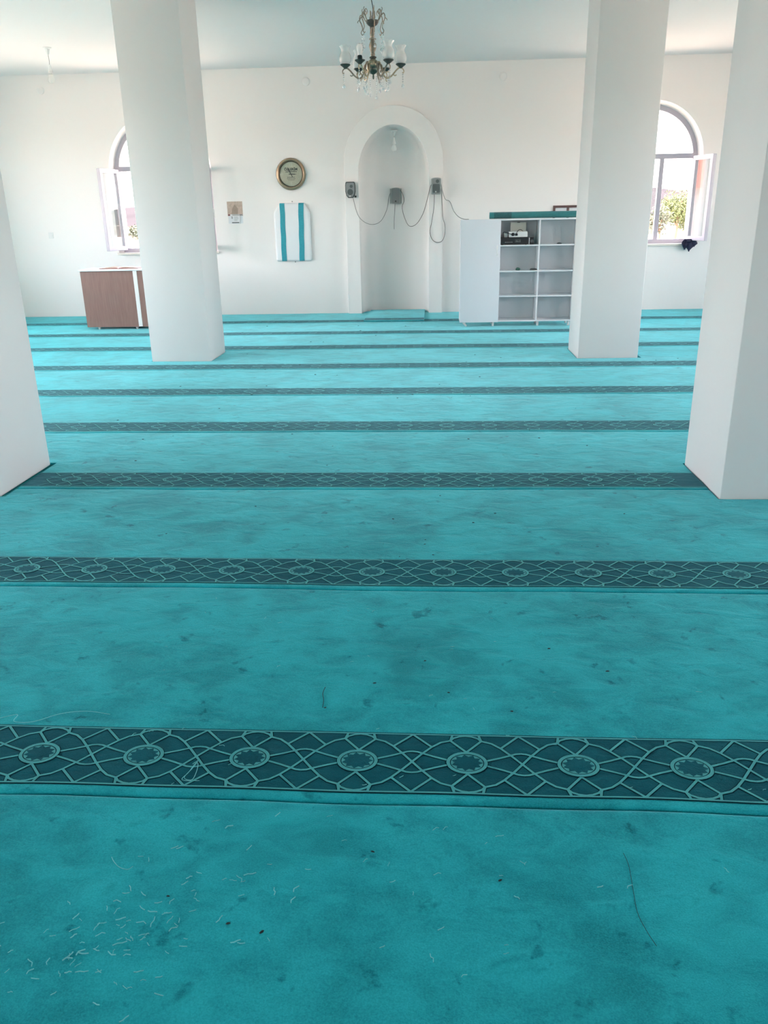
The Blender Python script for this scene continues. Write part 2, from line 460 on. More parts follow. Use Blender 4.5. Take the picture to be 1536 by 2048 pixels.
# ------------------------------------------------------------------ carpet runs
SEAM = [0.42, 1.757, 3.089, 4.43, 5.765, 7.083, 8.42, 9.775, 11.085, 12.41, 13.72]
TM = .3184                                     # medallion pitch
BAND0, BAND1 = .040, .3125                     # border strip, from the near edge
def pile_z(x, y):
    return .014 + .0012 * sin(x * 3.1 + y * 1.7) * sin(y * 4.3 - x * 1.1) + .0006 * sin(x * 9.7 + 1.3 * y) * sin(y * 11 + x)
def wob(n, x):
    return .006 * sin(x * 1.3 + n * 2.1) + .0035 * sin(x * 4.1 + n * 5.7) + .0018 * sin(x * 11.3 + n)
def in_pillar(x, y, m=.0):
    return any(px - m < x < px + PW + .03 + m and py - m < y < py + PW + .02 + m for px, py in PIL)

def cell_grid(xs, ys, fz, keep, skirt):
    """top surface on the grid cells kept, with walls down to z=skirt around the rim"""
    mb = MB(); idx = {}
    def vid(i, j, lo):
        k = (i, j, lo)
        if k not in idx:
            x, y, z = fz(xs[i], j)
            idx[k] = len(mb.v); mb.v.append((x, y, skirt if lo else z))
        return idx[k]
    K = {(i, j) for i in range(len(xs) - 1) for j in range(len(ys) - 1) if keep(.5 * (xs[i] + xs[i + 1]), .5 * (ys[j] + ys[j + 1]))}
    for i, j in K:
        mb.f.append((vid(i, j, 0), vid(i + 1, j, 0), vid(i + 1, j + 1, 0), vid(i, j + 1, 0)))
        if skirt is not None:
            for (a, b), nb in ((((i, j), (i + 1, j)), (i, j - 1)), (((i + 1, j), (i + 1, j + 1)), (i + 1, j)), (((i + 1, j + 1), (i, j + 1)), (i, j + 1)), (((i, j + 1), (i, j)), (i - 1, j))):
                if nb not in K: mb.f.append((vid(*a, 0), vid(*a, 1), vid(*b, 1), vid(*b, 0)))
    return mb

def ribbons(strokes, width):
    """(x, y) polylines -> flat ribbon quads"""
    V, F = [], []
    for pts in strokes:
        n = len(pts); o = len(V)
        for i, (x, y) in enumerate(pts):
            x0, y0 = pts[max(i - 1, 0)]; x1, y1 = pts[min(i + 1, n - 1)]
            l = math.hypot(x1 - x0, y1 - y0) or 1; nx, ny = -(y1 - y0) / l * width / 2, (x1 - x0) / l * width / 2
            V += [(x + nx, y + ny), (x - nx, y - ny)]
        F += [(o + 2 * i, o + 2 * i + 1, o + 2 * i + 3, o + 2 * i + 2) for i in range(n - 1)]
    return V, F

BH = BAND1 - BAND0
def tile_strokes():
    S = []
    def st(*p): S.append([(u * TM, v * BH) for u, v in p])
    for s in (1, -1):
        st((-.145, .385 * s), (-.24, .345 * s), (-.32, .265 * s), (-.41, .14 * s), (-.5, 0))
        st((.145, .385 * s), (.24, .345 * s), (.32, .265 * s), (.41, .14 * s), (.5, 0))
        st((-.32, .265 * s), (-.5, .485 * s)); st((.32, .265 * s), (.5, .485 * s))
        st((0, .185 * s), (-.145, .385 * s)); st((0, .185 * s), (.145, .385 * s))
        st((-.145, .385 * s), (-.115, .43 * s), (-.06, .462 * s), (0, .475 * s), (.06, .462 * s), (.115, .43 * s), (.145, .385 * s))
        st((-.145, .385 * s), (-.125, .48 * s)); st((.145, .385 * s), (.125, .48 * s))
        st((.185, .045 * s), (.30, .095 * s), (.40, .145 * s), (.45, .172 * s), (.5, .18 * s))
        st((-.185, .045 * s), (-.30, .095 * s), (-.40, .145 * s), (-.45, .172 * s), (-.5, .18 * s))
    return S
TS = tile_strokes()
RX, RY = .172 * TM, .165 * BH
def ring_geo(rx, ry, w_, n=28):
    V, F = [], []
    for k in range(n):
        a = 2 * pi * k / n
        V += [((rx - w_ / 2) * cos(a), (ry - w_ / 2) * sin(a)), ((rx + w_ / 2) * cos(a), (ry + w_ / 2) * sin(a))]
    for k in range(n):
        i, j = 2 * k, 2 * ((k + 1) % n); F.append((i, j, j + 1, i + 1))
    return V, F
def star_geo(rx, ry, n=11, inner=.74):
    V = [(0, 0)]
    for k in range(2 * n):
        a = pi * k / n; q = 1 if k % 2 == 0 else inner
        V.append((rx * q * cos(a), ry * q * sin(a)))
    return V, [(0, 1 + k, 1 + (k + 1) % (2 * n)) for k in range(2 * n)]
def disc_geo(rx, ry, n=28):
    V = [(0, 0)] + [(rx * cos(2 * pi * k / n), ry * sin(2 * pi * k / n)) for k in range(n)]
    return V, [(0, 1 + k, 1 + (k + 1) % n) for k in range(n)]

def medallion_mesh(parts_offset=0.0):
    """one woven rosette: pale ring, pale field with dark line, dark star"""
    me = bpy.data.meshes.new('medallion'); V, F, MI = [], [], []
    def put(g, z, mi):
        o = len(V); V.extend((x, y, z) for x, y in g[0]); F.extend(tuple(i + o for i in f) for f in g[1]); MI.extend([mi] * len(g[1]))
    put(disc_geo(RX - .003, RY - .003), .0024, 0)
    put(ring_geo(RX - .0065, RY - .0065, .0025), .0028, 2)
    put(star_geo(RX - .008, RY - .008), .0030, 1)
    put(star_geo((RX - .008) * .62, (RY - .008) * .62, 11, .85), .0033, 1)
    put(ring_geo(RX, RY, .010), .0032, 0)
    put(ring_geo(RX + .006, RY + .006, .003), .0016, 2)
    me.from_pydata(V, [], F)
    for k in ('trace', 'band', 'line'): me.materials.append(M[k])
    me.polygons.foreach_set('material_index', MI); return me
MEDAL = medallion_mesh()
PHASE = {1: -1.176, 2: -1.869}

def carpet_run(n, label, x0=XL + .02, x1=XR - .02, y0=None, y1=None, lift=0, name='carpet_run', tracery=True, view=None, phase=None, medals=True):
    ya = SEAM[n] if y0 is None else y0; yb = SEAM[n + 1] if y1 is None else y1
    gap = .004
    ed = [.0, .002, .006, .012, .02]
    ez = [.006, .0105, .0125, .0138, .014]
    mid = []
    y = .045
    step = .05 if n < 4 else .09
    while y < (yb - ya) - .05: mid.append(y); y += step
    L_ = yb - ya
    offs = [gap + e for e in ed] + mid + [L_ - gap - e for e in ed[::-1]]
    prof = ez + [None] * len(mid) + ez[::-1]
    xs = []
    x = x0
    dx = .06 if n < 4 else .12
    while x < x1 - 1e-4: xs.append(x); x += dx
    xs.append(x1)
    ysw = [ya + o for o in offs]
    inner = [(px, py) for px, py in PIL if ya - .1 < py + PW + .02 and py < yb + .1]
    if inner and not lift:
        for px, py in inner:
            for e in (px - .008, px + PW + .038):
                if all(abs(e - q) > .004 for q in xs): xs.append(e)
            for e in (py - .008, py + PW + .028):
                if ya + .02 < e < yb - .02 and all(abs(e - q) > .003 for q in ysw): ysw.append(e); offs.append(e - ya); prof.append(None)
        xs.sort()
        order = sorted(range(len(ysw)), key=lambda i: ysw[i]); ysw = [ysw[i] for i in order]; offs = [offs[i] for i in order]; prof = [prof[i] for i in order]
    def fz(x, j):
        t = offs[j] / L_
        yy = ya + offs[j]
        wv = wob(n, x) * max(0, 1 - offs[j] / .25) + wob(n + 1, x) * max(0, 1 - (L_ - offs[j]) / .25)
        if lift: wv *= .3
        z = pile_z(x, yy) if prof[j] is None else prof[j] / .014 * pile_z(x, yy)
        return (x, yy + wv, z + lift)
    keep = lambda x, y: lift > 0 or not in_pillar(x, y, .007)
    run = cell_grid(xs, ysw, fz, keep, lift + .0005).obj(name, 'carpet', smooth=True)
    tag(run, label, 'carpet', 'teal carpet runs laid in rows' if not lift else None)
    if not tracery: return run
    # the dark border strip and its woven tracery follow the same surface
    def surf(x, oy, dz):
        wv = wob(n, x) * max(0, 1 - oy / .25)
        if lift: wv *= .3
        yy = ya + oy
        return (x, yy + wv, pile_z(x, yy) + lift + dz)
    bo = [BAND0 + (BAND1 - BAND0) * k / 5 for k in range(6)]
    mb = cell_grid(xs, [ya + o for o in bo], lambda x, j: surf(x, bo[j], .0008), keep, None)
    band = mb.obj('border_band', 'band', run, smooth=True)
    ph = phase if phase is not None else PHASE.get(n, -1.3 + .11 * n)
    k0 = math.ceil((x0 + .16 - ph) / TM); k1 = math.floor((x1 - .16 - ph) / TM)
    cen = [ph + k * TM for k in range(k0, k1 + 1)]
    cy = .5 * (BAND0 + BAND1)
    def joined(wd, dz, nm, mt_, extra=True):
        V2, F2 = ribbons(TS, wd); mb = MB()
        for c in cen:
            if not lift and in_pillar(c, ya + cy, .02): continue
            mb.add([surf(c + x, cy + y, dz) for x, y in V2], F2)
        # edge lines along the strip
        for oy, ww in ((BAND0 + .003, .006), (BAND1 - .003, .006)) if mt_ == 'trace' else ((BAND0 - .002, .004), (BAND1 + .002, .004)):
            for i in range(len(xs) - 1):
                if keep(.5 * (xs[i] + xs[i + 1]), ya + oy):
                    mb.add([surf(xs[i], oy - ww / 2, dz), surf(xs[i + 1], oy - ww / 2, dz), surf(xs[i + 1], oy + ww / 2, dz), surf(xs[i], oy + ww / 2, dz)], [(0, 1, 2, 3)])
        me = bpy.data.meshes.new(nm); me.from_pydata(mb.v, [], mb.f); me.materials.append(M[mt_])
        o = bpy.data.objects.new(nm, me); C.objects.link(o); o.parent = band; o['kind'] = 'stuff'; return o
    joined(.0125, .0013, 'tracery_outline', 'line')
    joined(.0075, .0022, 'tracery', 'trace')
    if medals:
        for c in cen:
            if view and not view[0] < c < view[1]: continue
            if not lift and in_pillar(c, ya + cy, .05): continue
            o = bpy.data.objects.new('medallion', MEDAL); C.objects.link(o); o.parent = band
            x_, y_, z_ = surf(c, cy, 0); o.location = (x_, y_, z_)
    return run

ORD = ['foremost', 'second', 'third', 'fourth', 'fifth', 'sixth', 'seventh', 'eighth', 'ninth']
carpet_run(0, 'plain teal carpet run at the very front, littered with pale fibre scraps', tracery=False)
LBL = {1: 'second teal carpet run from the front, the widest looking border with seven rosettes',
       2: 'third teal carpet run from the front, border with eleven rosettes in view',
       3: 'fourth teal carpet run from the front, its border reaching between both near pillars',
       4: 'fifth teal carpet run from the front, just behind the near pillars',
       5: 'sixth teal carpet run from the front, midway between near and far pillars',
       6: 'seventh teal carpet run from the front, the far pillars standing in it',
       7: 'eighth teal carpet run from the front, just behind the far pillars',
       8: 'ninth teal carpet run from the front, under both cabinets',
       9: 'last teal carpet run, ending against the niche wall'}
for n in range(1, 10):
    hw = (SEAM[n] + .2)
    view = (-(.58 * hw + .3), .50 * hw + .3)
    carpet_run(n, LBL[n], view=view)
# the run is continued into the niche by a loose mat laid on top of it
carpet_run(9, 'small loose teal mat with dark border laid into the prayer niche', x0=-1.085, x1=-.165, y0=12.47, y1=14.02, lift=.0165, name='niche_mat', phase=-.94)
mb = MB()
nn = 24
ell = [(MX + .545 * cos(pi * k / nn) , YW + .01 + .47 * sin(pi * k / nn)) for k in range(nn + 1)]
mb.v = [(x, y, .013) for x, y in ell]; mb.f = [tuple(range(nn + 1))]
tag(mb.obj('niche_carpet', 'carpet'), 'rounded teal carpet offcut covering the floor inside the niche', 'carpet')

# ------------------------------------------------------------------ loose fibres and crumbs on the carpet
def fibre_mesh(k):
    r = random.Random(40 + k); n = 4; L_ = r.uniform(.012, .026)
    pts = [Vector(((i / (n - 1) - .5) * L_, r.uniform(-.003, .003), .0012 + .002 * r.random())) for i in range(n)]
    o = MB().tube(pts, .0009 + .0004 * r.random(), 4).obj('fibre_scrap', 'fibre')
    me = o.data; bpy.data.objects.remove(o); return me
FM = [fibre_mesh(k) for k in range(8)]
def scatter(meshes, name, spots, label, cat, group):
    for x, y, a, s in spots:
        o = bpy.data.objects.new(name, R.choice(meshes)); C.objects.link(o)
        o.location = (x, y, pile_z(x, y) + .0005); o.rotation_euler = (0, 0, a); o.scale = (s, s, s)
        tag(o, label, cat, group)
sp = []
for cx, cy_, sx, sy, n in ((-.72, 1.30, .10, .07, 55), (-.80, 1.22, .05, .03, 14), (-.55, 1.38, .12, .09, 30), (-.45, 1.55, .25, .09, 16), (.2, 1.45, .35, .14, 26)):
    for _ in range(n):
        x, y = R.gauss(cx, sx), R.gauss(cy_, sy)
        if 1.08 < y < 1.72 and -1.05 < x < .8: sp.append((x, y, R.gauss(.35, .5) + (pi / 2 if R.random() < .12 else 0), R.uniform(.6, 1.25)))
scatter(FM, 'fibre_scrap', sp, 'short pale teal fibre scrap lying on the foremost carpet run', 'fibre scrap', 'fibre scraps on the foremost run')
sp = [(R.uniform(-1.2, 1.1), R.uniform(1.80, 3.05), R.gauss(.2, .6), R.uniform(.5, .9)) for _ in range(40)]
scatter(FM, 'fibre_scrap', sp, 'tiny pale teal fibre scrap lying on the second carpet run', 'fibre scrap', 'fibre scraps on the second run')
def crumb_mesh(k):
    r = random.Random(90 + k); mb = MB(); n = 6
    prof = [(.0, 0.0), (.9, .1), (1, .4), (.5, .8), (0, .9)]
    mb.lathe([(a * .006, b * .005) for a, b in prof], n)
    mb.v = [(x * r.uniform(1.0, 2.4), y * r.uniform(.7, 1.2), z) for x, y, z in mb.v]
    o = mb.obj('dark_crumb', 'speck'); me = o.data; bpy.data.objects.remove(o); return me
CM = [crumb_mesh(k) for k in range(5)]
sp = []
while len(sp) < 90:
    y = R.uniform(3.15, 12.3); x = R.uniform(-.42 * y, .30 * y)
    if not in_pillar(x, y, .1) and not (y > 11.5 and (x < -3.6 or x > .2)): sp.append((x, y, R.uniform(-.5, .5), R.uniform(.5, 1.3) * min(1, y / 9 + .1)))
scatter(CM, 'dark_crumb', sp, 'tiny dark crumb lying on the middle or far carpet runs', 'crumb', 'dark crumbs on the carpet')
sp = [(x, y, R.uniform(-.6, .9), R.uniform(.4, .7)) for x, y in ((-.15, 1.58), (.16, 1.50), (-.46, 1.35), (-.38, 1.33), (-.62, 1.42), (-.2, 2.35), (.05, 2.3), (-.03, 2.5), (.25, 2.2), (.6, 2.45), (-.35, 2.2), (.42, 2.6))]
scatter(CM, 'dark_crumb', sp, 'small dark crumb lying on the two foremost carpet runs', 'crumb', 'dark crumbs near the camera')
def thread(name, pts, r, mt_, label):
    P = [(x, y, pile_z(x, y) + .0015 + h) for x, y, h in pts]
    tag(MB().tube(P, r, 5, smooth=5).obj(name, mt_, smooth=True), label, 'thread')
thread('loose_thread', [(-.80, 1.535, 0), (-.785, 1.515, .003), (-.765, 1.50, .002), (-.745, 1.497, 0), (-.735, 1.505, .002)], .0009, 'fibre', 'curved pale thread lying on the foremost carpet run')
thread('loose_thread', [(-1.40, 2.10, 0), (-1.34, 2.125, .002), (-1.33, 2.085, .004), (-1.27, 2.09, .001), (-1.20, 2.135, .002), (-1.12, 2.15, .003), (-1.04, 2.14, 0)], .0010, 'fibre', 'long wavy pale thread behind the nearest patterned border')
thread('loose_thread', [(-.70, 1.90, 0), (-.685, 1.905, .008), (-.69, 1.87, .010), (-.705, 1.835, .004), (-.68, 1.83, .002), (-.675, 1.87, .012), (-.688, 1.90, .006), (-.70, 1.86, .002), (-.71, 1.83, 0), (-.66, 1.828, 0)], .0009, 'fibre', 'small knotted tangle of pale thread on the nearest patterned border')
thread('dark_thread_or_crease', [(.470, 1.60, 0), (.474, 1.56, .0), (.468, 1.49, .0), (.462, 1.42, 0), (.470, 1.37, 0), (.482, 1.33, 0)], .0006, 'speck', 'long dark line drawn for a pile crease across the foremost carpet run')  # dark tube laid in place of a shaded crease in the pile
thread('dark_thread_or_crease', [(-.365, 2.32, 0), (-.368, 2.28, .001), (-.36, 2.24, .001), (-.358, 2.20, 0)], .0011, 'speck', 'thin dark hair lying upright in the picture on the second carpet run')

# ------------------------------------------------------------------ white shelf unit
CX0, CX1, CY0, CY1, CZ0, CZ1 = .355, 1.975, 11.755, 12.10, .079, 1.455
cab = tag(empty('shelf_unit', (CX0, CY0, 0)), 'white shelf unit with one closed glossy door and open compartments', 'shelf unit')
B = .018
def lb(x0, x1, y0, y1, z0, z1, name, mt_, parent, bevel=.0015):
    p = parent.matrix_world.translation if False else Vector((CX0, CY0, 0))
    return MB().box(x0 - p.x, x1 - p.x, y0 - p.y, y1 - p.y, z0, z1).obj(name, mt_, parent, bevel=bevel)
DV = (.895, 1.437)
lb(CX0, CX0 + B, CY0, CY1, CZ0, CZ1, 'side_panel', 'shelf', cab)
lb(CX1 - B, CX1, CY0, CY1, CZ0, CZ1, 'side_panel', 'shelf', cab)
for x in DV: lb(x - B / 2, x + B / 2, CY0, CY1 - .006, CZ0 + B, CZ1 - B, 'divider', 'shelf', cab)
lb(CX0 + B, CX1 - B, CY0, CY1, CZ1 - B, CZ1, 'top_panel', 'shelf', cab)
lb(CX0 + B, CX1 - B, CY0, CY1, CZ0, CZ0 + B, 'bottom_panel', 'shelf', cab)
lb(CX0 + B, CX1 - B, CY1 - .005, CY1, CZ0 + B, CZ1 - B, 'back_panel', 'hdf', cab)
SHZ = (1.118, .775, .437)
for a, b in ((DV[0], DV[1]), (DV[1], CX1 - B / 2)):
    for z in SHZ: lb(a + B / 2, b - B / 2, CY0 + .004, CY1 - .006, z - B, z, 'shelf', 'shelf', cab)
dr = lb(CX0 - .001, DV[0] + .004, CY0 - .02, CY0 - .002, CZ0 - .004, CZ1 + .002, 'door', 'lami', cab)
hx = DV[0] - .035 - CX0
MB().tube([(hx, -.021, .99), (hx, -.045, 1.0), (hx - .004, -.05, 1.05), (hx, -.045, 1.10), (hx, -.021, 1.11)], .006, 8, smooth=4).obj('handle', 'white', dr, smooth=True)
for x, tl in ((.43, -.022), (.83, 0), (1.465, 0), (1.90, 0)):
    MB().tube([(x + tl - CX0, .045, CZ0), (x - tl - CX0, .045, .016)], lambda t: .019 - .004 * t, 14).obj('leg', 'white', cab, smooth=True)
    MB().tube([(x - CX0, .30, CZ0), (x - CX0, .30, .016)], lambda t: .019 - .004 * t, 14).obj('leg', 'white', cab, smooth=True)
# small shelf pegs still showing in the lower compartments
# things on the shelves
am = tag(empty('amplifier', (.905, 11.79, SHZ[0])), 'black flat sound amplifier on the upper shelf of the white unit', 'amplifier')
MB().box(0, .385, 0, .22, .006, .098).obj('case', 'black', am, bevel=.003)
mb = MB()
for k in range(5): mb.lathe([(.008, 0), (.007, .008), (0, .008)], 10, (.07 + k * .022, 0, .035), axis='y')
mb.obj('knob', 'cablegrey', am, smooth=True)
MB().box(.20, .28, -.002, .001, .03, .075).obj('display', 'greydark', am)
mb = MB()
for k in range(6): mb.box(.205 + k * .012, .212 + k * .012, -.0035, -.001, .035, .035 + .006 * (1 + (k * 7) % 4))
mb.obj('display_marking', 'cablegrey', am)
for fx in (.03, .355):
    MB().lathe([(.012, 0), (.012, .007)], 10, (fx, .03, 0)).obj('foot', 'black', am)
sb = tag(empty('speaker_box', (1.30, 11.80, SHZ[0])), 'small black box with pale edge beside the black amplifier', 'box')
MB().box(.004, .065, 0, .12, 0, .095).obj('case', 'black', sb, bevel=.003)
MB().box(-.003, .006, -.002, .11, .002, .09).obj('edge_strip', 'paper', sb)
MB().lathe([(.02, 0), (.017, .004), (.008, .002), (0, .003)], 16, (.038, 0, .045), axis='y').obj('speaker_cone', 'cone', sb, smooth=True)
pw = tag(empty('power_unit', (1.02, 11.80, SHZ[0] + .099)), 'white power supply box lying on top of the black amplifier', 'power supply')
MB().box(0, .255, 0, .13, 0, .073).obj('case', 'white', pw, bevel=.005)
MB().lathe([(.022, 0), (.022, .012), (.012, .02), (0, .021)], 16, (.055, 0, .038), axis='y').obj('socket', 'black', pw, smooth=True)
MB().box(.085, .118, -.018, .001, .02, .05).obj('plug', 'black', pw, bevel=.003)
MB().tube([(.10, -.012, .05), (.12, -.02, .085), (.15, -.02, .098), (.18, -.012, .085), (.19, .02, .078)], .004, 8, smooth=5).obj('lead', 'black', pw, smooth=True)
rd = tag(empty('adapter', (.955, 11.82, SHZ[0] + .099)), 'small grey adapter with black lead on the amplifier left end', 'adapter')
MB().box(0, .05, 0, .06, 0, .055).obj('case', 'greylight', rd, bevel=.004)
MB().tube([(-.012, -.005, .0045), (-.016, -.008, .05), (-.005, -.012, .07), (.03, -.018, .062), (.075, -.022, .045), (.11, -.024, .04)], .0045, 8, smooth=5).obj('lead', 'black', rd, smooth=True)
cd = tag(empty('card', (1.055, 11.965, SHZ[0] + .1)), 'cream cardboard sheet propped behind the white power supply', 'card')
MB().box(0, .215, .0, .006, 0, .19).obj('sheet', mat('cream_card', (.66, .66, .58), .7), cd)
cd.rotation_euler = (radians(-4), 0, 0)
MB().box(.09, .13, -.004, .0, .188, .196).obj('clip', 'black', cd)
def lump(name, loc, sx, sy, sz, mt_, label, cat, seed):
    r = random.Random(seed); bm = bmesh.new(); bmesh.ops.create_icosphere(bm, subdivisions=2, radius=1)
    for v in bm.verts:
        k = 1 + .22 * (r.random() - .5); v.co = Vector((v.co.x * sx * k, v.co.y * sy * k, max(-.55, v.co.z) * sz * k + .5 * sz))
    mz = min(v.co.z for v in bm.verts)
    for v in bm.verts: v.co.z -= mz; 
    for f in bm.faces: f.smooth = True
    me = bpy.data.meshes.new(name); bm.to_mesh(me); bm.free(); me.materials.append(M[mt_])
    o = bpy.data.objects.new(name, me); C.objects.link(o); o.location = loc; tag(o, label, cat); return o
M['greenknit'] = mat('green_knit', (.05, .16, .12), .9, noise=(80, .5, 3))
M['greycloth'] = mat('grey_cloth', (.14, .15, .15), .9, noise=(60, .5, 3))
lump('skull_cap', (1.165, 11.84, SHZ[1] + .0005), .032, .03, .024, 'greenknit', 'small dark green bundle on the second shelf of the white unit', 'cap', 3)
lump('cloth_scrap', (1.375, 11.83, SHZ[1] + .0005), .05, .03, .016, 'greycloth', 'small grey crumpled scrap on the second shelf, against the divider', 'cloth', 5)
lump('cloth_scrap', (1.72, 11.84, SHZ[0] + .0005), .035, .025, .012, 'greydark', 'small dark scrap on the top compartment shelf beside the pillar', 'cloth', 8)
# rolled carpet on top
rl = tag(empty('carpet_roll', (.755, 11.93, CZ1 + .052)), 'rolled up teal carpet strip lying along the top of the white unit', 'carpet roll')
def spiral(x0, x1, mt_, nm):
    mb = MB(); n = 90; pr = []
    for k in range(n + 1):
        t = k / n; a = t * 6 * pi; r = .012 + .038 * t; pr.append((r * cos(a), r * sin(a)))
    th = .005; P = pr + [(y * (1 - th / max(.006, math.hypot(y, z))), z * (1 - th / max(.006, math.hypot(y, z)))) for y, z in pr[::-1]]
    mb.prism([P], x0, x1); mb.v = [(y, x, z) for x, y, z in mb.v]
    return mb.obj(nm, mt_, rl, smooth=True)
spiral(.0, .06, 'rollteal', 'plain_end'); spiral(.06, .30, 'rolldark', 'border_stretch'); spiral(.30, 1.19, 'rollteal', 'plain_stretch')

# ------------------------------------------------------------------ brown cabinet
bc = tag(empty('brown_cabinet', (-5.165, 11.876, 0)), 'brown wood grain cabinet with white top and white vertical strip', 'cabinet')
BW, BD = 1.30, .50
MB().box(0, BW, .02, BD, .05, .848).obj('body', 'walnut', bc, bevel=.002)
MB().box(0, .785, 0, .019, .05, .846).obj('front_panel', 'walnut', bc, bevel=.001)
MB().box(.785, .842, -.004, .019, .056, .848).obj('edge_strip', 'white', bc, bevel=.001)
MB().box(.843, BW, 0, .019, .05, .846).obj('front_panel', 'walnut', bc, bevel=.001)
MB().box(-.02, BW + .01, -.02, BD + .01, .849, .873).obj('cabinet_top', 'shelf', bc, bevel=.003)
for x in (.16, .74, 1.2):
    MB().lathe([(.018, .016), (.022, .05)], 14, (x, .05, 0)).obj('leg', 'white', bc, smooth=True)
    MB().lathe([(.018, .016), (.022, .05)], 14, (x, BD - .06, 0)).obj('leg', 'white', bc, smooth=True)
bk = tag(empty('open_book', (-4.62, 12.08, .874)), 'open red brown book lying on the brown cabinet', 'book')
def leafp(sg):
    P = [(0, .006), (.05, .022), (.12, .026), (.20, .016), (.27, .008), (.27, .004), (.0, .0)]
    return [(sg * a, b) for a, b in P]
MB().prism([leafp(-1)], -.11, .11).obj('page_block', 'print', bk)
MB().prism([leafp(1)], -.11, .11).obj('page_block', 'print', bk)
MB().prism([[(-.285, .0), (-.285, .006), (-.02, .014), (0, .005), (.02, .014), (.285, .006), (.285, 0)]], -.12, .12).obj('cover', 'bookred', bk)

# ------------------------------------------------------------------ wall clock
ck = tag(empty('wall_clock', (-2.29, YW, 2.182)), 'round bronze rimmed wall clock with beige dial on the white wall', 'clock')
MB().lathe([(.215, 0), (.236, .012), (.238, .03), (.228, .046), (.208, .052), (.196, .046), (.190, .034), (.188, .02)], 56, axis='y', caps=False).obj('rim', 'rim', ck, smooth=True)
MB().lathe([(.191, .018), (.191, .036), (.183, .040), (.180, .030), (.180, .018)], 56, axis='y', caps=False).obj('rim_inner', 'rimdark', ck, smooth=True)
MB().lathe([(.188, .010), (.188, .018), (0, .018)], 56, axis='y').obj('dial', 'dial', ck)
MB().lathe([(.181, .034), (.15, .040), (.10, .045), (.05, .047), (0, .048)], 48, axis='y').obj('cover_glass', 'glass', ck, smooth=True)
yd = -.0186
for k in range(12):
    a = k * pi / 6
    if k % 3: MB().box(-.003, .003, yd - .0006, yd, .128, .148).obj('hour_mark', 'chalk', ck, rot=(0, a, 0))
text_mesh('numeral', '12', .062, 'chalk', ck, (0, yd, .132)); text_mesh('numeral', '6', .062, 'chalk', ck, (0, yd, -.134))
text_mesh('numeral', '3', .062, 'chalk', ck, (.142, yd, 0)); text_mesh('numeral', '9', .062, 'chalk', ck, (-.142, yd, 0))
text_mesh('lettering', '\u00d6ZLER\u0130M', .050, 'ink', ck, (0, yd, .070), bold=.0018)
# the small print is unreadable: rows of short dark strokes
def small_print(z, h, x0, x1, seed, nm='small_print'):
    r = random.Random(seed); mb = MB(); x = x0
    while x < x1:
        wd = r.uniform(.005, .011); mb.box(x, min(x + wd, x1), yd - .0006, yd, z - h / 2 * r.uniform(.6, 1), z + h / 2); x += wd + r.uniform(.0025, .006)
    mb.obj(nm, 'ink', ck)
small_print(.034, .017, -.088, .092, 1); small_print(-.046, .010, -.062, .06, 2); small_print(-.068, .008, -.07, .066, 3); small_print(-.086, .007, -.055, .058, 4)
def hand(l, wd, tail, ang, y):
    MB().prism([[(-wd * .5, -tail), (wd * .5, -tail), (wd * .6, l * .55), (0, l), (-wd * .6, l * .55)]], y - .001, y).obj('clock_hand', 'ink', ck, rot=(0, ang, 0))
hand(.095, .012, .035, radians(92), -.0215); hand(.128, .010, .048, radians(-29), -.0235)
MB().lathe([(.008, .018), (.008, .027), (0, .028)], 14, axis='y').obj('hub', 'ink', ck, smooth=True)

# ------------------------------------------------------------------ padded panel
pp = tag(empty('padded_panel', (-2.31, YW - .001, .86)), 'white padded wall panel with two vertical teal strips', 'wall panel')
OUT = [(-.295, 0), (-.295, .755), (-.205, .895), (.205, .895), (.295, .755), (.295, 0)]
bm = bmesh.new()
vs = [bm.verts.new((x, 0, z)) for x, z in OUT]; f = bm.faces.new(vs)
ext = bmesh.ops.extrude_face_region(bm, geom=[f]); ev = [g for g in ext['geom'] if isinstance(g, bmesh.types.BMVert)]
for v in ev: v.co.y -= .055
bmesh.ops.recalc_face_normals(bm, faces=bm.faces)
es = [e for e in bm.edges if all(v in ev for v in e.verts)] + [e for e in bm.edges if (e.verts[0] in ev) != (e.verts[1] in ev)]
bmesh.ops.bevel(bm, geom=es, offset=.035, segments=5, profile=.5, affect='EDGES')
for f in bm.faces: f.smooth = True
me = bpy.data.meshes.new('padding'); bm.to_mesh(me); bm.free(); me.materials.append(M['vinyl'])
o = bpy.data.objects.new('padding', me); C.objects.link(o); o.parent = pp
for (a, b, c, d) in ((-.188, -.105, -.202, -.118), (.115, .203, .090, .176)):
    mb = MB(); n = 90; ring = []
    for k in range(n + 1):
        t = k / n; z = .002 + t * .891; e_ = min(z, .895 - z)
        bul = -.0225 - sqrt(max(0, .035 ** 2 - max(0, .035 - e_) ** 2))
        xl, xr = c + (a - c) * t, d + (b - d) * t
        wv = .002 * sin(t * 17 + a * 30)
        ring.append((xl + wv, xr + wv, bul, z))
    for xl, xr, y, z in ring: mb.v += [(xl, y + .012, z), (xl + .003, y - .004, z), (xr - .003, y - .004, z), (xr, y + .012, z)]
    for k in range(n):
        for j in range(3): mb.f.append((4 * k + j, 4 * k + j + 1, 4 * k + j + 5, 4 * k + j + 4))
    mb.obj('teal_strip', 'tealcloth', pp, smooth=True)
for z in (.915, -.012):
    MB().lathe([(.006, 0), (.006, .012), (.009, .013), (.009, .017), (0, .018)], 10, (.015, 0, z), axis='y').obj('nail', 'cablegrey', pp)

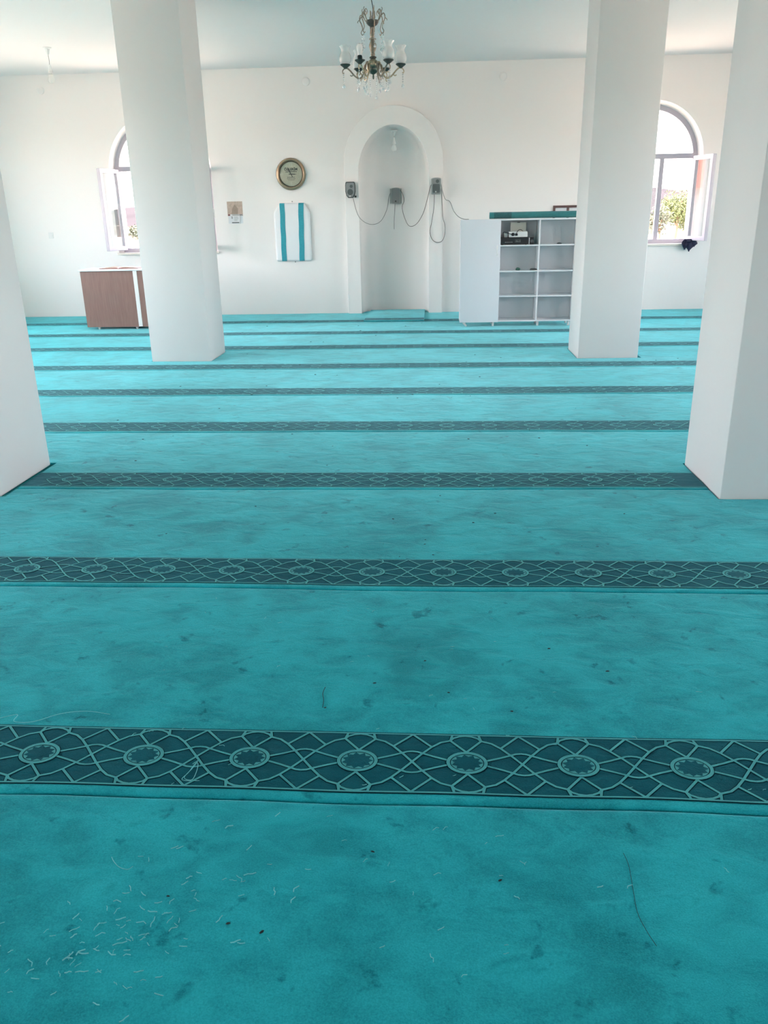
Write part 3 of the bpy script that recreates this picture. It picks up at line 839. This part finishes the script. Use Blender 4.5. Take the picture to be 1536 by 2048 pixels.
# ------------------------------------------------------------------ tear-off calendar
ca = tag(empty('wall_calendar', (-3.24, YW, 1.63)), 'small tear-off calendar with beige picture card on the white wall', 'calendar')
MB().box(-.125, .125, -.004, 0, -.055, .165).obj('picture_card', 'print', ca)
MB().prism([[(-.06, -.03), (-.045, .06), (.0, .115), (.05, .06), (.045, -.03)]], -.0055, -.004).obj('picture_print', 'printdark', ca)
MB().box(-.118, .12, -.003, 0, -.17, -.05).obj('backing_card', 'paper', ca)
MB().box(-.122, .118, -.007, -.003, -.052, -.030).obj('header_strip', 'paper', ca)
for x0, x1, mt_ in ((-.12, -.085, 'red'), (.075, .09, 'ink'), (.098, .112, 'ink')):
    MB().box(x0, x1, -.0085, -.007, -.050, -.030).obj('header_mark', mt_, ca)
MB().box(-.05, .07, -.0085, -.007, -.045, -.036).obj('header_line', 'cablegrey', ca)
MB().box(-.075, .075, -.022, -.003, -.172, -.056).obj('date_pad', 'paper', ca, bevel=.001)
text_mesh('date_numeral', '8', .05, 'ink', ca, (-.052, -.0226, -.082))
mb = MB(); r = random.Random(12)
for k in range(5):
    z = -.068 - k * .015
    mb.box(-.02, -.02 + r.uniform(.05, .08), -.0226, -.022, z - .0018, z + .0018)
mb.obj('date_text', 'cablegrey', ca)
MB().box(-.06, .06, -.0226, -.022, -.163, -.150).obj('date_bar', 'greydark', ca)

# ------------------------------------------------------------------ small wall fittings
for x, z, lb_ in ((-6.18, 3.475, 'round white cover plate high on the wall, below the hanging bulb'), (-1.985, 3.487, 'round white cover plate high on the wall, chandelier side nearer the clock'), (1.02, 3.475, 'round white cover plate high on the wall above the shelf unit')):
    o = MB().lathe([(.058, 0), (.058, .012), (.052, .018), (.03, .021), (0, .022)], 28, (0, 0, 0), axis='y').obj('cover_plate', 'plaster', smooth=True, loc=(x, YW, z))
    tag(o, lb_, 'cover plate', 'round cover plates high on the wall')
sw = tag(empty('light_switch', (-6.365, YW, 1.33)), 'small white wall switch on the far left wall', 'switch')
MB().box(-.042, .042, -.012, 0, -.048, .048).obj('plate', 'white', sw, bevel=.004)
MB().box(-.026, .026, -.019, -.011, -.034, .034).obj('rocker', 'white', sw, bevel=.003)
# framed notice behind the shelf unit
fr = tag(empty('framed_notice', (1.865, YW, 1.02)), 'dark framed notice on the wall, just showing above the carpet roll', 'picture frame')
FWD, FH = .90, .615
MB().prism([[(0, 0), (0, FH), (FWD, FH), (FWD, 0)], [(.035, .035), (FWD - .035, .035), (FWD - .035, FH - .035), (.035, FH - .035)]], -.03, 0).obj('frame', 'framewood', fr, bevel=.003)
MB().box(.03, FWD - .03, -.012, -.002, .03, FH - .03).obj('notice', 'paper', fr)
MB().box(.215, .25, -.026, -.010, .03, FH - .03).obj('divider', 'framewood', fr)
# cloth hanging at the right window sill
def bag(name, loc, label, seed, lobes):
    r = random.Random(seed); mb = MB()
    for dx, w_, h_, t_ in lobes:
        n = 9; seg = 10; vs = []
        for i in range(n):
            t = i / (n - 1); rr = w_ * (.55 + .7 * sin(pi * min(1, t * 1.15))) * (1 - .75 * max(0, t - .7) / .3)
            for k in range(seg):
                a = 2 * pi * k / seg; q = 1 + .25 * sin(3 * a + i + seed) * r.uniform(.5, 1)
                vs.append((dx + t_ * t + rr * q * cos(a), -.03 + rr * .6 * q * sin(a), -h_ * t))
        fs = [(i * seg + k, i * seg + (k + 1) % seg, (i + 1) * seg + (k + 1) % seg, (i + 1) * seg + k) for i in range(n - 1) for k in range(seg)]
        fs += [tuple(range(seg)), tuple(range((n - 1) * seg, n * seg))]
        mb.add(vs, fs)
    o = mb.obj(name, 'navy', smooth=True, loc=loc); tag(o, label, 'cloth'); return o
bag('hanging_cloth', (4.02, YW - .045, 1.10), 'crumpled navy cloth hanging from the sill corner below the open sash', 3,
    ((-.055, .045, .16, -.01), (.0, .05, .19, .005), (.06, .042, .12, .02), (-.02, .06, .09, 0)))
lump('dark_lump', (-4.84, YW + .02, WZ0 + .005), .035, .03, .03, 'bookred', 'small dark red lump on the sill behind the open sash', 'lump', 21)

# ------------------------------------------------------------------ speakers and cables
def speaker_shield(loc, label):
    s = tag(empty('wall_speaker', loc), label, 'speaker', 'wall speakers around the niche')
    def shield(k):
        w_, h_ = .078 * k, .118 * k
        P = [(-w_, h_ * .55), (-w_ * .93, h_ * .90), (-w_ * .75, h_), (w_ * .75, h_), (w_ * .93, h_ * .90), (w_, h_ * .55), (w_, -h_ * .2), (w_ * .80, -h_ * .72), (w_ * .45, -h_), (-w_ * .45, -h_), (-w_ * .80, -h_ * .72), (-w_, -h_ * .2)]
        return P
    MB().prism([shield(1.0)], -.10, -.02).obj('body', 'greydark', s, bevel=.004)
    MB().prism([shield(.88)], -.106, -.099).obj('grille', 'greygrille', s, bevel=.002)
    MB().lathe([(.024, .106), (.024, .109), (.018, .1075), (0, .109)], 20, (.018, 0, .052), axis='y').obj('tweeter', 'cone', s, smooth=True)
    MB().lathe([(.045, .106), (.045, .109), (.032, .107), (.01, .1075), (0, .109)], 24, (0, 0, -.032), axis='y').obj('woofer', 'cone', s, smooth=True)
    MB().lathe([(.012, .106), (.012, .112), (0, .113)], 14, (-.005, 0, -.092), axis='y').obj('badge', 'white', s, smooth=True)
    MB().box(-.02, .02, -.022, 0, -.03, .03).obj('bracket', 'greydark', s)
    MB().box(.062, .09, -.06, -.03, -.112, -.085).obj('clip', 'greydark', s)
    return s
speaker_shield((-1.335, YW + YF, 1.925), 'dark edged grey shield shaped speaker on the niche surround, clock side')
def speaker_box(loc, rz, label, sq, bodym, front, badge):
    s = tag(empty('wall_speaker', loc, rz), label, 'speaker', 'wall speakers around the niche')
    w_, h_ = .075, .122
    P = [(-w_, h_ * .86)] + [(-w_ * cos(pi * k / 8), h_ * .86 + h_ * .14 * sin(pi * k / 8)) for k in range(1, 8)] + [(w_, h_ * .86), (w_, -h_ * .9), (w_ * .85, -h_), (-w_ * .85, -h_), (-w_, -h_ * .9)]
    MB().prism([P], -.09, -.02).obj('body', bodym, s, bevel=.004)
    MB().prism([[(x * .86, z * .93) for x, z in P]], -.096, -.089).obj('grille', front, s, bevel=.002)
    MB().box(-.03, .03, -.022, 0, -.05, .05).obj('bracket', 'white', s)
    if sq:
        for x in (-.094, .079): MB().box(x, x + .015, -.06, -.02, -.12, .11).obj('side_flange', 'greylight', s, bevel=.003)
        MB().box(-.012, .012, -.0985, -.0955, -.096, -.074).obj('badge', badge, s)
    else:
        MB().lathe([(.027, .096), (.027, .099), (.018, .0975), (0, .099)], 20, (.018, 0, .068), axis='y').obj('tweeter', 'cone', s, smooth=True)
        MB().prism([[(-.055, -.09), (-.055, .02), (-.04, .03), (.04, .03), (.055, .02), (.055, -.09), (.04, -.1), (-.04, -.1)]], -.0985, -.0955).obj('woofer', 'cone', s, bevel=.001)
        MB().lathe([(.011, .0985), (.011, .104), (0, .105)], 14, (-.008, 0, -.083), axis='y').obj('badge', badge, s, smooth=True)
    return s
speaker_box((-.648, YW + .487, 1.84), 0, 'grey box speaker with a black badge inside the prayer niche', True, 'greylight', 'grey', 'black')
speaker_box((.012, YW + YF, 1.955), radians(3), 'grey rounded speaker on the niche surround, shelf unit side', False, 'greylight', 'greygrille', 'white')
def cable(pts, label, mt_='cable', r=.0042):
    o = MB().tube(pts, r, 7, smooth=6).obj('speaker_cable', mt_, smooth=True); tag(o, label, 'cable', 'speaker cables')
yF = YW + YF - .012
cable([(-1.30, yF, 1.80), (-1.235, yF, 1.56), (-1.13, yF + .08, 1.44), (-1.0, yF + .2, 1.405), (-.88, yF + .3, 1.46), (-.79, yF + .40, 1.63), (-.76, yF + .46, 1.80), (-.735, yF + .50, 1.88)], 'dark cable sagging between the clock side speaker and the niche speaker', 'cablegrey')
cable([(-.66, YW + .42, 1.72), (-.668, YW + .44, 1.60), (-.68, YW + .46, 1.45), (-.682, YW + .465, 1.32)], 'short grey cable hanging straight down below the niche speaker', 'cablegrey')
cable([(-.575, YW + .41, 1.93), (-.53, YW + .38, 1.86), (-.51, YW + .36, 1.76), (-.54, YW + .34, 1.66), (-.50, YW + .28, 1.50), (-.42, YW + .18, 1.37), (-.30, YW + .06, 1.40), (-.19, yF, 1.56), (-.12, yF - .01, 1.78), (-.085, yF - .01, 1.92), (-.06, yF, 1.98)], 'dark cable sagging between the niche speaker and the shelf side speaker')
cable([(-.012, yF - .02, 1.835), (-.02, yF - .01, 1.64), (-.055, yF, 1.42), (-.08, yF, 1.29), (-.05, yF, 1.17), (.03, yF, 1.115), (.115, yF - .01, 1.14), (.155, yF - .01, 1.24), (.155, yF, 1.38), (.125, yF, 1.48), (.115, yF, 1.62), (.10, yF, 1.85), (.09, yF, 1.93)], 'dark cable hanging in a long loop below the shelf side speaker')
cable([(.09, yF, 1.99), (.115, yF - .02, 1.88), (.16, yF - .08, 1.76), (.215, yF - .3, 1.73), (.24, yF - .6, 1.68), (.27, yF - 1.1, 1.58), (.33, 12.2, 1.50), (.40, 12.04, 1.465), (.47, 11.98, 1.46)], 'thin cable running from the shelf side speaker down to the white unit', 'cablegrey')

# ------------------------------------------------------------------ hanging bulbs
def pendant(loc, drop, label, bulb_h=.125, s=1.0, sock='white', bm_='clear'):
    p = tag(empty('bulb_pendant', loc), label, 'lamp')
    MB().lathe([(.0, 0), (.055 * s, 0), (.05 * s, -.012), (.03 * s, -.02), (.018 * s, -.075 * s), (.008 * s, -.09 * s), (0, -.09 * s)], 24).obj('ceiling_rose', 'white', p, smooth=True)
    MB().tube([(0, 0, -.085 * s), (0.004, 0, -.5 * (drop + .085 * s)), (0, 0, -drop)], .0035, 6, smooth=4).obj('cord', 'cablegrey' if s >= 1 else 'white', p, smooth=True)
    h = bulb_h
    MB().lathe([(0, -drop + .01), (.014 * s, -drop + .008), (.020 * s, -drop - .04 * s), (.030 * s, -drop - .075 * s), (.031 * s, -drop - .088 * s), (.02 * s, -drop - .09 * s), (0, -drop - .09 * s)], 22).obj('socket', sock, p, smooth=True)
    z0 = -drop - .085 * s
    b = MB().lathe([(.018 * s, z0), (.020 * s, z0 - .015 * h / .125), (.034 * s, z0 - .05 * h / .125), (.040 * s, z0 - .08 * h / .125), (.036 * s, z0 - .105 * h / .125), (.022 * s, z0 - .12 * h / .125), (0, z0 - h)], 26).obj('bulb', bm_, p, smooth=True)
    MB().tube([(-.004, 0, z0), (-.010, 0, z0 - .06 * h / .125), (.010, 0, z0 - .06 * h / .125), (.004, 0, z0)], .0015, 5).obj('filament', 'chalk', b)
    return p
pendant((-5.11, 11.73, ZC), .21, 'bare clear bulb hanging from the ceiling beside the far pillar')
pendant((MX, YW + .20, 2.795), .11, 'white bulb hanging in the top of the prayer niche', .11, 1.0, bm_='white')

# ------------------------------------------------------------------ chandelier
ch = tag(empty('chandelier', (-.483, 7.0, 0)), 'ornate bronze chandelier with glass tulip shades and crystal drops', 'chandelier')
MB().lathe([(0, ZC), (.05, ZC), (.045, ZC - .02), (.015, ZC - .05), (0, ZC - .05)], 24).obj('ceiling_rose', 'white', ch, smooth=True)
MB().tube([(0, 0, ZC - .045), (.004, 0, 3.3), (-.008, 0, 3.10), (.006, 0, 3.0), (.004, 0, 2.95), (0, 0, 2.91)], .0032, 6, smooth=5).obj('cord', 'black', ch, smooth=True)
MB().lathe([(0, 2.945), (.005, 2.945), (.008, 2.925), (.008, 2.90)], 14).obj('cord_grip', 'cablegrey', ch, smooth=True)
MB().lathe([(0, 2.905), (.047, 2.914), (.050, 2.908), (.046, 2.895), (.034, 2.882), (.018, 2.873), (.012, 2.868), (0, 2.868)], 28).obj('top_bowl', 'darkbronze', ch, smooth=True)
MB().lathe([(.012, 2.872), (.013, 2.855), (.011, 2.84), (.014, 2.825), (.019, 2.806), (.016, 2.797), (.027, 2.792), (.027, 2.787), (.017, 2.783), (.020, 2.772), (.028, 2.752), (.029, 2.738), (.024, 2.718), (.016, 2.702), (.014, 2.694), (.019, 2.686), (.016, 2.678), (.015, 2.672)], 26).obj('stem', 'bronze', ch, smooth=True)
MB().lathe([(.015, 2.674), (.027, 2.668), (.027, 2.661), (.020, 2.656), (.017, 2.65)], 24).obj('stem_collar', 'darkbronze', ch, smooth=True)
MB().lathe([(.018, 2.653), (.034, 2.642), (.044, 2.628), (.046, 2.617), (.042, 2.604), (.034, 2.598)], 30, wave=(.10, 9, lambda t: sin(pi * t))).obj('crown_body', 'gilt', ch, smooth=True)
MB().lathe([(.035, 2.60), (.038, 2.588), (.034, 2.568), (.022, 2.555), (.008, 2.549), (.006, 2.547), (.0075, 2.53), (.006, 2.518), (0, 2.513)], 28).obj('lower_bowl', 'green', ch, smooth=True)
RA = .2145
def bead(mb, c, r, seg=6, st=1.0):
    mb.lathe([(0, -r * st), (r * .75, -r * .55 * st), (r, 0), (r * .75, r * .55 * st), (0, r * st)], seg, c)
def crystal_string(parent, x, z, n, r=.0062, drop=.014, y=0):
    mb = MB(); zz = z
    for k in range(n):
        bead(mb, (x, y, zz - r), r); zz -= 2 * r + .004
    mb.tube([(x, y, z + .004), (x, y, zz)], .0008, 4)
    mb.lathe([(0, zz), (drop * .35, zz - drop * .5), (drop, zz - drop * 1.5), (drop * .8, zz - drop * 2.1), (0, zz - drop * 2.5)], 7, (x, y, 0))
    return mb.obj('crystal_string', 'crystal', parent, smooth=False)
SHADE = [(.022, 0), (.034, .006), (.044, .022), (.047, .040), (.043, .060), (.033, .078), (.028, .088), (.030, .100), (.037, .114), (.043, .124)]
for k in range(6):
    th = radians(-6.6 + 60 * k)                       # measured from +X towards the camera
    arm = empty('arm', (0, 0, 0), -th, parent=ch)
    bpy.data.objects.remove(arm)
    # arm tube is the part itself
    pts = [(.030, 0, 2.615), (.045, 0, 2.635), (.058, 0, 2.612), (.068, 0, 2.572), (.088, 0, 2.533), (.115, 0, 2.523), (.145, 0, 2.540), (.175, 0, 2.572), (.200, 0, 2.592), (RA, 0, 2.592)]
    mb = MB().tube(pts, lambda t: .0075 - .002 * t, 8, smooth=5)
    mb.tube([(.205, 0, 2.592), (.226, 0, 2.588), (.238, 0, 2.572), (.234, 0, 2.556), (.226, 0, 2.562)], lambda t: .0048 - .0015 * t, 6, smooth=4)
    mb.tube([(.115, 0, 2.523), (.128, 0, 2.548), (.118, 0, 2.566), (.102, 0, 2.560), (.106, 0, 2.547)], .0042, 6, smooth=4)
    mb.tube([(.155, 0, 2.548), (.168, 0, 2.538), (.180, 0, 2.545)], .0038, 6, smooth=4)
    mb.tube([(.10, 0, 2.528), (.098, 0, 2.508), (.108, 0, 2.50)], .0042, 6, smooth=4)
    for zz, sy in ((2.60, 1), (2.60, -1)):            # acanthus leaf cheeks where the arm leaves the body
        mb.add([(.050, .004 * sy, 2.628), (.070, .011 * sy, 2.612), (.078, .009 * sy, 2.580), (.070, .004 * sy, 2.560), (.060, .008 * sy, 2.598)], [(0, 1, 4), (1, 2, 4), (2, 3, 4), (3, 0, 4)])
    arm = mb.obj('arm', 'bronze' if k % 2 else 'gilt', ch, smooth=True, rot=(0, 0, -th))
    MB().lathe([(.010, 2.590), (.018, 2.598), (.024, 2.603), (.036, 2.612), (.040, 2.617), (.037, 2.620), (.02, 2.618), (0, 2.618)], 24, (RA, 0, 0), wave=(.05, 8, lambda t: t)).obj('cup', 'darkbronze', arm, smooth=True)
    if k != 2:
        sh = MB()
        n = len(SHADE); seg = 28; vs = []
        for i, (r_, h_) in enumerate(SHADE):
            for q in range(seg):
                a = 2 * pi * q / seg; fl = max(0, (i - 6) / 3)
                rr = r_ * (1 + .07 * fl * sin(7 * a)); vs.append((RA + rr * cos(a), rr * sin(a), 2.620 + h_ + .004 * fl * cos(7 * a)))
        sh.add(vs, [(i * seg + q, i * seg + (q + 1) % seg, (i + 1) * seg + (q + 1) % seg, (i + 1) * seg + q) for i in range(n - 1) for q in range(seg)])
        sh.obj('glass_shade', 'shade', arm, smooth=True)
        MB().lathe([(.012, 2.619), (.013, 2.645), (.010, 2.648), (.012, 2.665), (.019, 2.685), (.017, 2.70), (0, 2.708)], 16, (RA, 0, 0)).obj('bulb', 'clear', arm, smooth=True)
        MB().lathe([(.0135, 2.619), (.0135, 2.643), (.006, 2.646), (0, 2.646)], 14, (RA, 0, 0)).obj('lamp_holder', 'black', arm, smooth=True)
    else:
        MB().lathe([(.018, 2.619), (.018, 2.644), (.014, 2.650), (0, 2.650)], 18, (RA, 0, 0)).obj('lamp_holder', 'black', arm, smooth=True)
        MB().lathe([(.012, 2.648), (.016, 2.665), (.024, 2.690), (.025, 2.705), (.018, 2.722), (0, 2.731)], 20, (RA, 0, 0)).obj('bulb', 'shade', arm, smooth=True)
    crystal_string(arm, .230, 2.552, 4)
    crystal_string(arm, .116, 2.515, 3, drop=.012)
    crystal_string(arm, .075, 2.548, 5 + (k % 3) * 2, r=.0055, drop=.013, y=.012)
    # upper scroll
    a2 = th + radians(22)
    sc = MB().tube([(.044, 0, 2.905), (.062, 0, 2.925), (.074, 0, 2.962), (.060, 0, 2.985), (.046, 0, 2.968), (.054, 0, 2.950)], lambda t: .0046 - .0018 * t, 6, smooth=5)
    sc.tube([(.066, 0, 2.935), (.092, 0, 2.955), (.103, 0, 2.925), (.088, 0, 2.892), (.080, 0, 2.862), (.092, 0, 2.838), (.082, 0, 2.822), (.072, 0, 2.832)], lambda t: .0046 - .0015 * t, 6, smooth=5)
    sc.tube([(.074, 0, 2.962), (.082, 0, 2.985), (.076, 0, 2.995)], .003, 6, smooth=4)
    sc.tube([(.102, 0, 2.925), (.116, 0, 2.915), (.118, 0, 2.905)], .003, 6, smooth=4)
    so_ = sc.obj('upper_scroll', 'bronze', ch, smooth=True, rot=(0, 0, -a2))
    crystal_string(so_, .086, 2.818, 5, r=.0055, drop=.011)

# ------------------------------------------------------------------ outdoors
GZ = -.16
g = MB(); 
g.add([(-500, YW + TH + .41, GZ), (500, YW + TH + .41, GZ), (500, 700, GZ), (-500, 700, GZ)], [(0, 1, 2, 3)])
g.add([(-500, -300, GZ), (XL - TH, -300, GZ), (XL - TH, YW + TH + .41, GZ), (-500, YW + TH + .41, GZ)], [(0, 1, 2, 3)])
g.add([(XR + TH, -300, GZ), (500, -300, GZ), (500, YW + TH + .41, GZ), (XR + TH, YW + TH + .41, GZ)], [(0, 1, 2, 3)])
g.add([(XL - TH, -300, GZ), (XR + TH, -300, GZ), (XR + TH, YB - TH, GZ), (XL - TH, YB - TH, GZ)], [(0, 1, 2, 3)])
tag(g.obj('ground', 'sand'), kind='structure')
M['field'] = mat('scrub_field', (.075, .055, .042), 1, spec=0, noise=(.25, .6, 6))
tag(MB().add([(-420, 70, GZ + .02), (420, 70, GZ + .02), (420, 425, GZ + .05), (-420, 425, GZ + .05)], [(0, 1, 2, 3)]).obj('field', 'field'), kind='structure')
mb = MB(); nx, ny = 90, 8
for j in range(ny + 1):
    for i in range(nx + 1):
        x = -700 + 1400 * i / nx; t = j / ny
        hh = 17 + 4.5 * sin(x * .011 + 1) + 2.5 * sin(x * .031) + 1.2 * sin(x * .09 + 2) + .004 * max(0, x + 100)
        mb.v.append((x, 420 + 240 * t, GZ - .5 + hh * sin(pi * min(1, t * 1.2) / 2 * 1) * (1 if t < .9 else .8)))
mb.f = [(j * (nx + 1) + i, j * (nx + 1) + i + 1, (j + 1) * (nx + 1) + i + 1, (j + 1) * (nx + 1) + i) for j in range(ny) for i in range(nx)]
tag(mb.obj('far_hill', 'hill', smooth=True), 'low hazy hill ridge on the horizon outside the windows', 'hill', kind='structure')
def leafy(name, loc, h, rx, rz_, n, ls, mt_, label, cat, seed, trunk=True, group=None):
    r = random.Random(seed); t = tag(empty(name, loc), label, cat, group)
    mb = MB(); blobs = [(r.uniform(-.5, .5) * rx, r.uniform(-.5, .5) * rx, h - rz_ + r.uniform(-.45, .5) * rz_, r.uniform(.45, .7)) for _ in range(9)] + [(0, 0, h - rz_, .8)]
    for _ in range(n):
        bx, by, bz, k = r.choice(blobs)
        d = Vector((r.gauss(0, 1), r.gauss(0, 1), r.gauss(0, 1))).normalized() * (r.random() ** .4)
        p = Vector((bx + d.x * rx * k, by + d.y * rx * k, max(ls, bz + d.z * rz_ * k)))
        u = Vector((r.gauss(0, 1), r.gauss(0, 1), r.gauss(0, 1))).normalized(); v = u.orthogonal().normalized()
        s_ = ls * r.uniform(.6, 1.3)
        mb.add([p - u * s_, p + v * s_ * .5, p + u * s_, p - v * s_ * .5], [(0, 1, 2, 3)])
    me = bpy.data.meshes.new('crown'); me.from_pydata(mb.v, [], mb.f); me.materials.append(M[mt_])
    o = bpy.data.objects.new('crown', me); C.objects.link(o); o.parent = t; o['kind'] = 'stuff'
    if trunk:
        tb = MB().tube([(0, 0, 0), (.03 * h, 0, .25 * h), (0, .02 * h, .6 * h)], lambda q: .03 * h * (1 - .6 * q), 8, smooth=4)
        for k in range(4):
            a = k * 1.6; tb.tube([(0.01, 0, .3 * h), (.2 * rx * cos(a), .2 * rx * sin(a), .5 * h), (.5 * rx * cos(a), .5 * rx * sin(a), .75 * h)], lambda q: .014 * h * (1 - .6 * q), 6, smooth=3)
        tb.obj('trunk', 'bark', t, smooth=True)
    return t
leafy('garden_tree', (13.85, 50, GZ), 3.15, 1.35, 1.35, 3600, .085, 'leafa', 'bright green leafy tree seen through the open right window', 'tree', 2)
leafy('garden_shrub', (11.9, 46, GZ), 2.1, .8, .9, 900, .08, 'leafb', 'grey green shrub beside the tree, next to the window mullion', 'shrub', 3)
leafy('garden_shrub', (15.6, 54, GZ), 2.4, .9, 1.0, 1200, .085, 'leafa', 'yellow green shrub behind the bright tree', 'shrub', 9)
for k, (x, y) in enumerate(((-29.5, 84), (-31.2, 88), (-27.8, 80), (-33.0, 92), (-24.5, 90), (-22.0, 86))):
    leafy('field_bush', (x, y, GZ), 1.5, 1.1, .7, 260, .14, 'leafb', 'low olive bush in the dry field outside the left window', 'bush', 30 + k, True, 'bushes in the dry field')
# low field fence outside the left window
fe = tag(empty('field_fence', (-15, 38, GZ)), 'low pale rail fence in the sunlit field outside the left window', 'fence')
for k in range(6): MB().box(-.06 + k * 1.2, .06 + k * 1.2, -.06, .06, 0, .95).obj('post', 'greywood', fe)
for z in (.45, .82): MB().box(-.1, 6.2, -.03, .03, z, z + .09).obj('rail', 'greywood', fe)
# shed by the tree and the house whose reflection shows in the open sash
sh = tag(empty('garden_shed', (17.2, 62, GZ)), 'small grey roofed shed low beside the tree', 'shed')
MB().box(-1, 1.4, 0, 2, 0, .62).obj('wall', 'housewall', sh)
MB().prism([[(-1.2, .6), (.2, 1.1), (1.6, .6)]], -.2, 2.2).obj('roof', 'greyroof', sh)
ho = tag(empty('village_house', (-19, 15.5, GZ)), 'white house with red tiled roof mirrored in the open window sash', 'house')
MB().box(0, 6, 0, 15, 0, 2.5).obj('wall', 'housewall', ho)
rf = MB().prism([[(-.4, 2.5), (3, 4.2), (6.4, 2.5)]], -.4, 15.4); rf.obj('roof', 'rooftile', ho)
for k in range(5):
    f_ = MB().box(6.0, 6.04, .9 + k * 2.8, 1.9 + k * 2.8, .9, 1.7).obj('window_frame', 'pvc', ho)
    MB().box(6.03, 6.05, .97 + k * 2.8, 1.83 + k * 2.8, .97, 1.63).obj('pane', 'greydark', f_)
